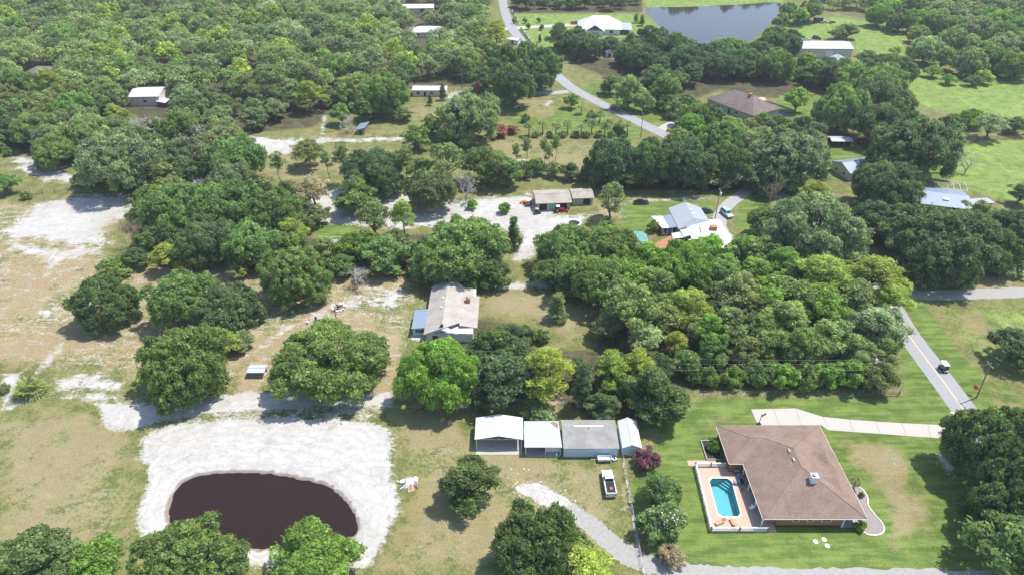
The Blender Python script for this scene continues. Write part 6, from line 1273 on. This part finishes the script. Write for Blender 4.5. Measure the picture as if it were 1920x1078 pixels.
for sy in (-.88, .88):
    for i in range(6): MB().box(i*1.92-.05 if i else -.05, sy-.05, 0, i*1.92+.05, sy+.05, 1.5).build('post', M['wood_grey'], r)
    MB().box(-.1, sy-.06, 1.45, 9.8, sy+.06, 1.53).build('handrail', M['stone'], r)
# ------------------------------------------------------------------ yard things
prng = random.Random(8); x, y = g(768, 908); r = thing('rubbish_pile', 'heap of white sheets, planks and cardboard beside the pond sand', 'rubbish pile', (x, y, 0), R(8))
for i in range(7): MB().slab([(-.7+i*.03, -.6+i*.16, .35+.08*i), (.8, -.5+i*.16, .45+.08*i), (.8, -.35+i*.16, .62+.08*i), (-.7+i*.03, -.42+i*.16, .52+.08*i)], .03).build('sheet', M['white_plastic'], r)
for i in range(12):
    a = prng.uniform(0, 6.28); c0 = Vector((prng.uniform(-1.5, 1.3), prng.uniform(-.6, 1.2), prng.uniform(.15, .7))); d = Vector((math.cos(a), math.sin(a), prng.uniform(-.2, .2)))*prng.uniform(.5, 1.1)
    MB().tube([tuple(c0-d), tuple(c0+d)], [.08, .08], 4).build('plank', M[prng.choice(['wood', 'wood_grey', 'dark', 'stone'])], r)
MB().slab([(-.3, -1.9, .12), (.9, -1.7, .12), (.8, -.75, .5), (-.4, -.85, .5)], .05).build('cardboard', M['teak'], r)
hp = MB(); hp.lathe([(1.75, -.05), (1.3, .3), (.8, .5), (.001, .55)], -.1, .3, 12); hp.build('heap', M['gravel'], r)
MB().slab([(-1.7, .3, .35), (-.9, .1, .6), (-.8, 1.0, .55), (-1.6, 1.1, .3)], .12).build('bag', M['stone'], r); MB().slab([(.9, .4, .6), (1.5, .2, .35), (1.6, 1.2, .4), (1.0, 1.3, .65)], .14).build('bag', M['white_plastic'], r)
x, y = g(635, 578); r = thing('fire_pit', 'ring of stones with burnt wood in the sandy yard', 'fire pit', (x, y, 0))
for k in range(12): t = k*math.pi/6; MB().box(1.5*math.cos(t)-.28, 1.5*math.sin(t)-.24, -.05, 1.5*math.cos(t)+.28, 1.5*math.sin(t)+.24, .3+.06*(k % 3)).build('stone', M['terracotta' if k % 4 == 0 else 'stone'], r)
for k in range(6): t = k*1.05; MB().tube([(1.1*math.cos(t), 1.1*math.sin(t), .12), (-.3*math.cos(t), -.3*math.sin(t), .6)], .09, 5).build('log', M['dark'], r)
for i, (px, py, lb) in enumerate(((578, 606, 'white garden chair on the left of a pair near the fire pit'), (593, 602, 'dark garden chair on the right of a pair near the fire pit'))):
    x, y = g(px, py); patio_chair(lb, (x, y), R(-40+70*i), M['white_plastic'] if i == 0 else M['dark'], 'garden chairs near the fire pit')
x, y = g(868, 766); r = thing('swing_frame', 'white garden swing frame under the bright green oak', 'swing', (x, y, 0), R(5))
for sx in (-1.1, 1.1): MB().tube([(sx, -.7, 0), (sx, 0, 1.9), (sx, .7, 0)], .05, 5).build('side_frame', M['trim'], r)
MB().tube([(-1.1, 0, 1.9), (1.1, 0, 1.9)], .05, 5).build('top_bar', M['trim'], r); MB().box(-.8, -.25, .5, .8, .25, .56).build('seat', M['trim'], r); MB().box(-.8, .22, .56, .8, .28, 1.0).build('backrest', M['trim'], r)
for sx in (-.75, .75): MB().tube([(sx, 0, .5), (sx, 0, 1.9)], .02, 4).build('chain', M['steel'], r)
x, y = g(1192, 444); r = thing('tarp', 'crumpled teal tarpaulin on the ground beside the brick patio', 'tarp', (x, y, 0)); tm = MB(); n = 9
for j in range(n):
    for i in range(n): tm.v.append(((i/(n-1)-.5)*6.5, (j/(n-1)-.5)*6, .05+.7*abs(math.sin(i*1.7+j*.9)*math.cos(j*1.3-i*.4))*(1 if 0 < i < n-1 and 0 < j < n-1 else 0)))
tm.f = [(j*n+i, j*n+i+1, (j+1)*n+i+1, (j+1)*n+i) for j in range(n-1) for i in range(n-1)]; tm.build('sheet', M['teal'], r)
st = MB(); srng = random.Random(4)
for i in range(90):
    t = srng.random(); px = 965+t*110+srng.gauss(0, 14); py = 905+t*55+srng.gauss(0, 10) - (10 if srng.random() < .6 else -12); x, y = g(px, py); q = srng.uniform(.06, .2); a = srng.uniform(0, 3)
    st.prism([(x+q*math.cos(a+k*1.57)*srng.uniform(.7, 1.2), y+q*math.sin(a+k*1.57)*srng.uniform(.7, 1.2)) for k in range(4)], -.02, q*.5)
o = st.build('white_stones', M['stone']); o['kind'] = 'stuff'; o['label'] = 'white stones scattered along the end of the gravel drive'
for i, (px, py, w, ck, lb) in enumerate([(1338, 838, 22, 'b', 'clipped bright bush in the dark planter by the house'), (1612, 985, 16, 'b', 'low green bush at the porch corner in the pebble bed'), (1617, 925, 9, 'd', 'tiny dark bush in the pebble bed beside the walk')]):
    x, y = g(px, py, .8); W = w/10; plant(x, y, W*1.15, W*1.1, 'U', ck, lb)
x, y = g(1600, 916, 0); plant(x, y, 2.6, 3.0, 'F', 'o', 'small palm at the end of the walk beside the brown house')
fl = np.random.default_rng(7)
for o in [o for o in bpy.data.objects if o.get('label', '').startswith('white-flowered')]:
    cr = [k for k in o.children if k.name.startswith('crown')][0].data; co = np.empty(len(cr.vertices)*3, np.float32); cr.vertices.foreach_get('co', co); co = co.reshape(-1, 3)[::4]
    hi = co[(co[:, 2] > co[:, 2].max()*.25)]; sel = hi[fl.choice(len(hi), 420)]; d = sel - np.array([0, 0, co[:, 2].max()*.4]); d /= np.linalg.norm(d, axis=1, keepdims=True)
    fm = leaf_mesh('blossom', sel + d*.12, d, np.full(len(sel), .085), np.full(len(sel), .5), M['white_plastic'], fl, asp=.9); link('blossom', fm, o)
# ------------------------------------------------------------------ air
hm = bpy.data.materials.new('haze'); hm.use_nodes = True; hn = hm.node_tree; hn.nodes.clear()
ho = hn.nodes.new('ShaderNodeOutputMaterial'); hv = hn.nodes.new('ShaderNodeVolumePrincipled')
hv.inputs['Color'].default_value = (0.86, 0.92, 1.0, 1); hv.inputs['Density'].default_value = 0.00016; hv.inputs['Anisotropy'].default_value = 0.2
hn.links.new(hv.outputs[0], ho.inputs['Volume'])
hz = MB().box(-4000, -700, -6, 4000, 7500, 112).build('haze', hm); hz['kind'] = 'stuff'; hz['label'] = 'thin pale summer haze over the whole place'
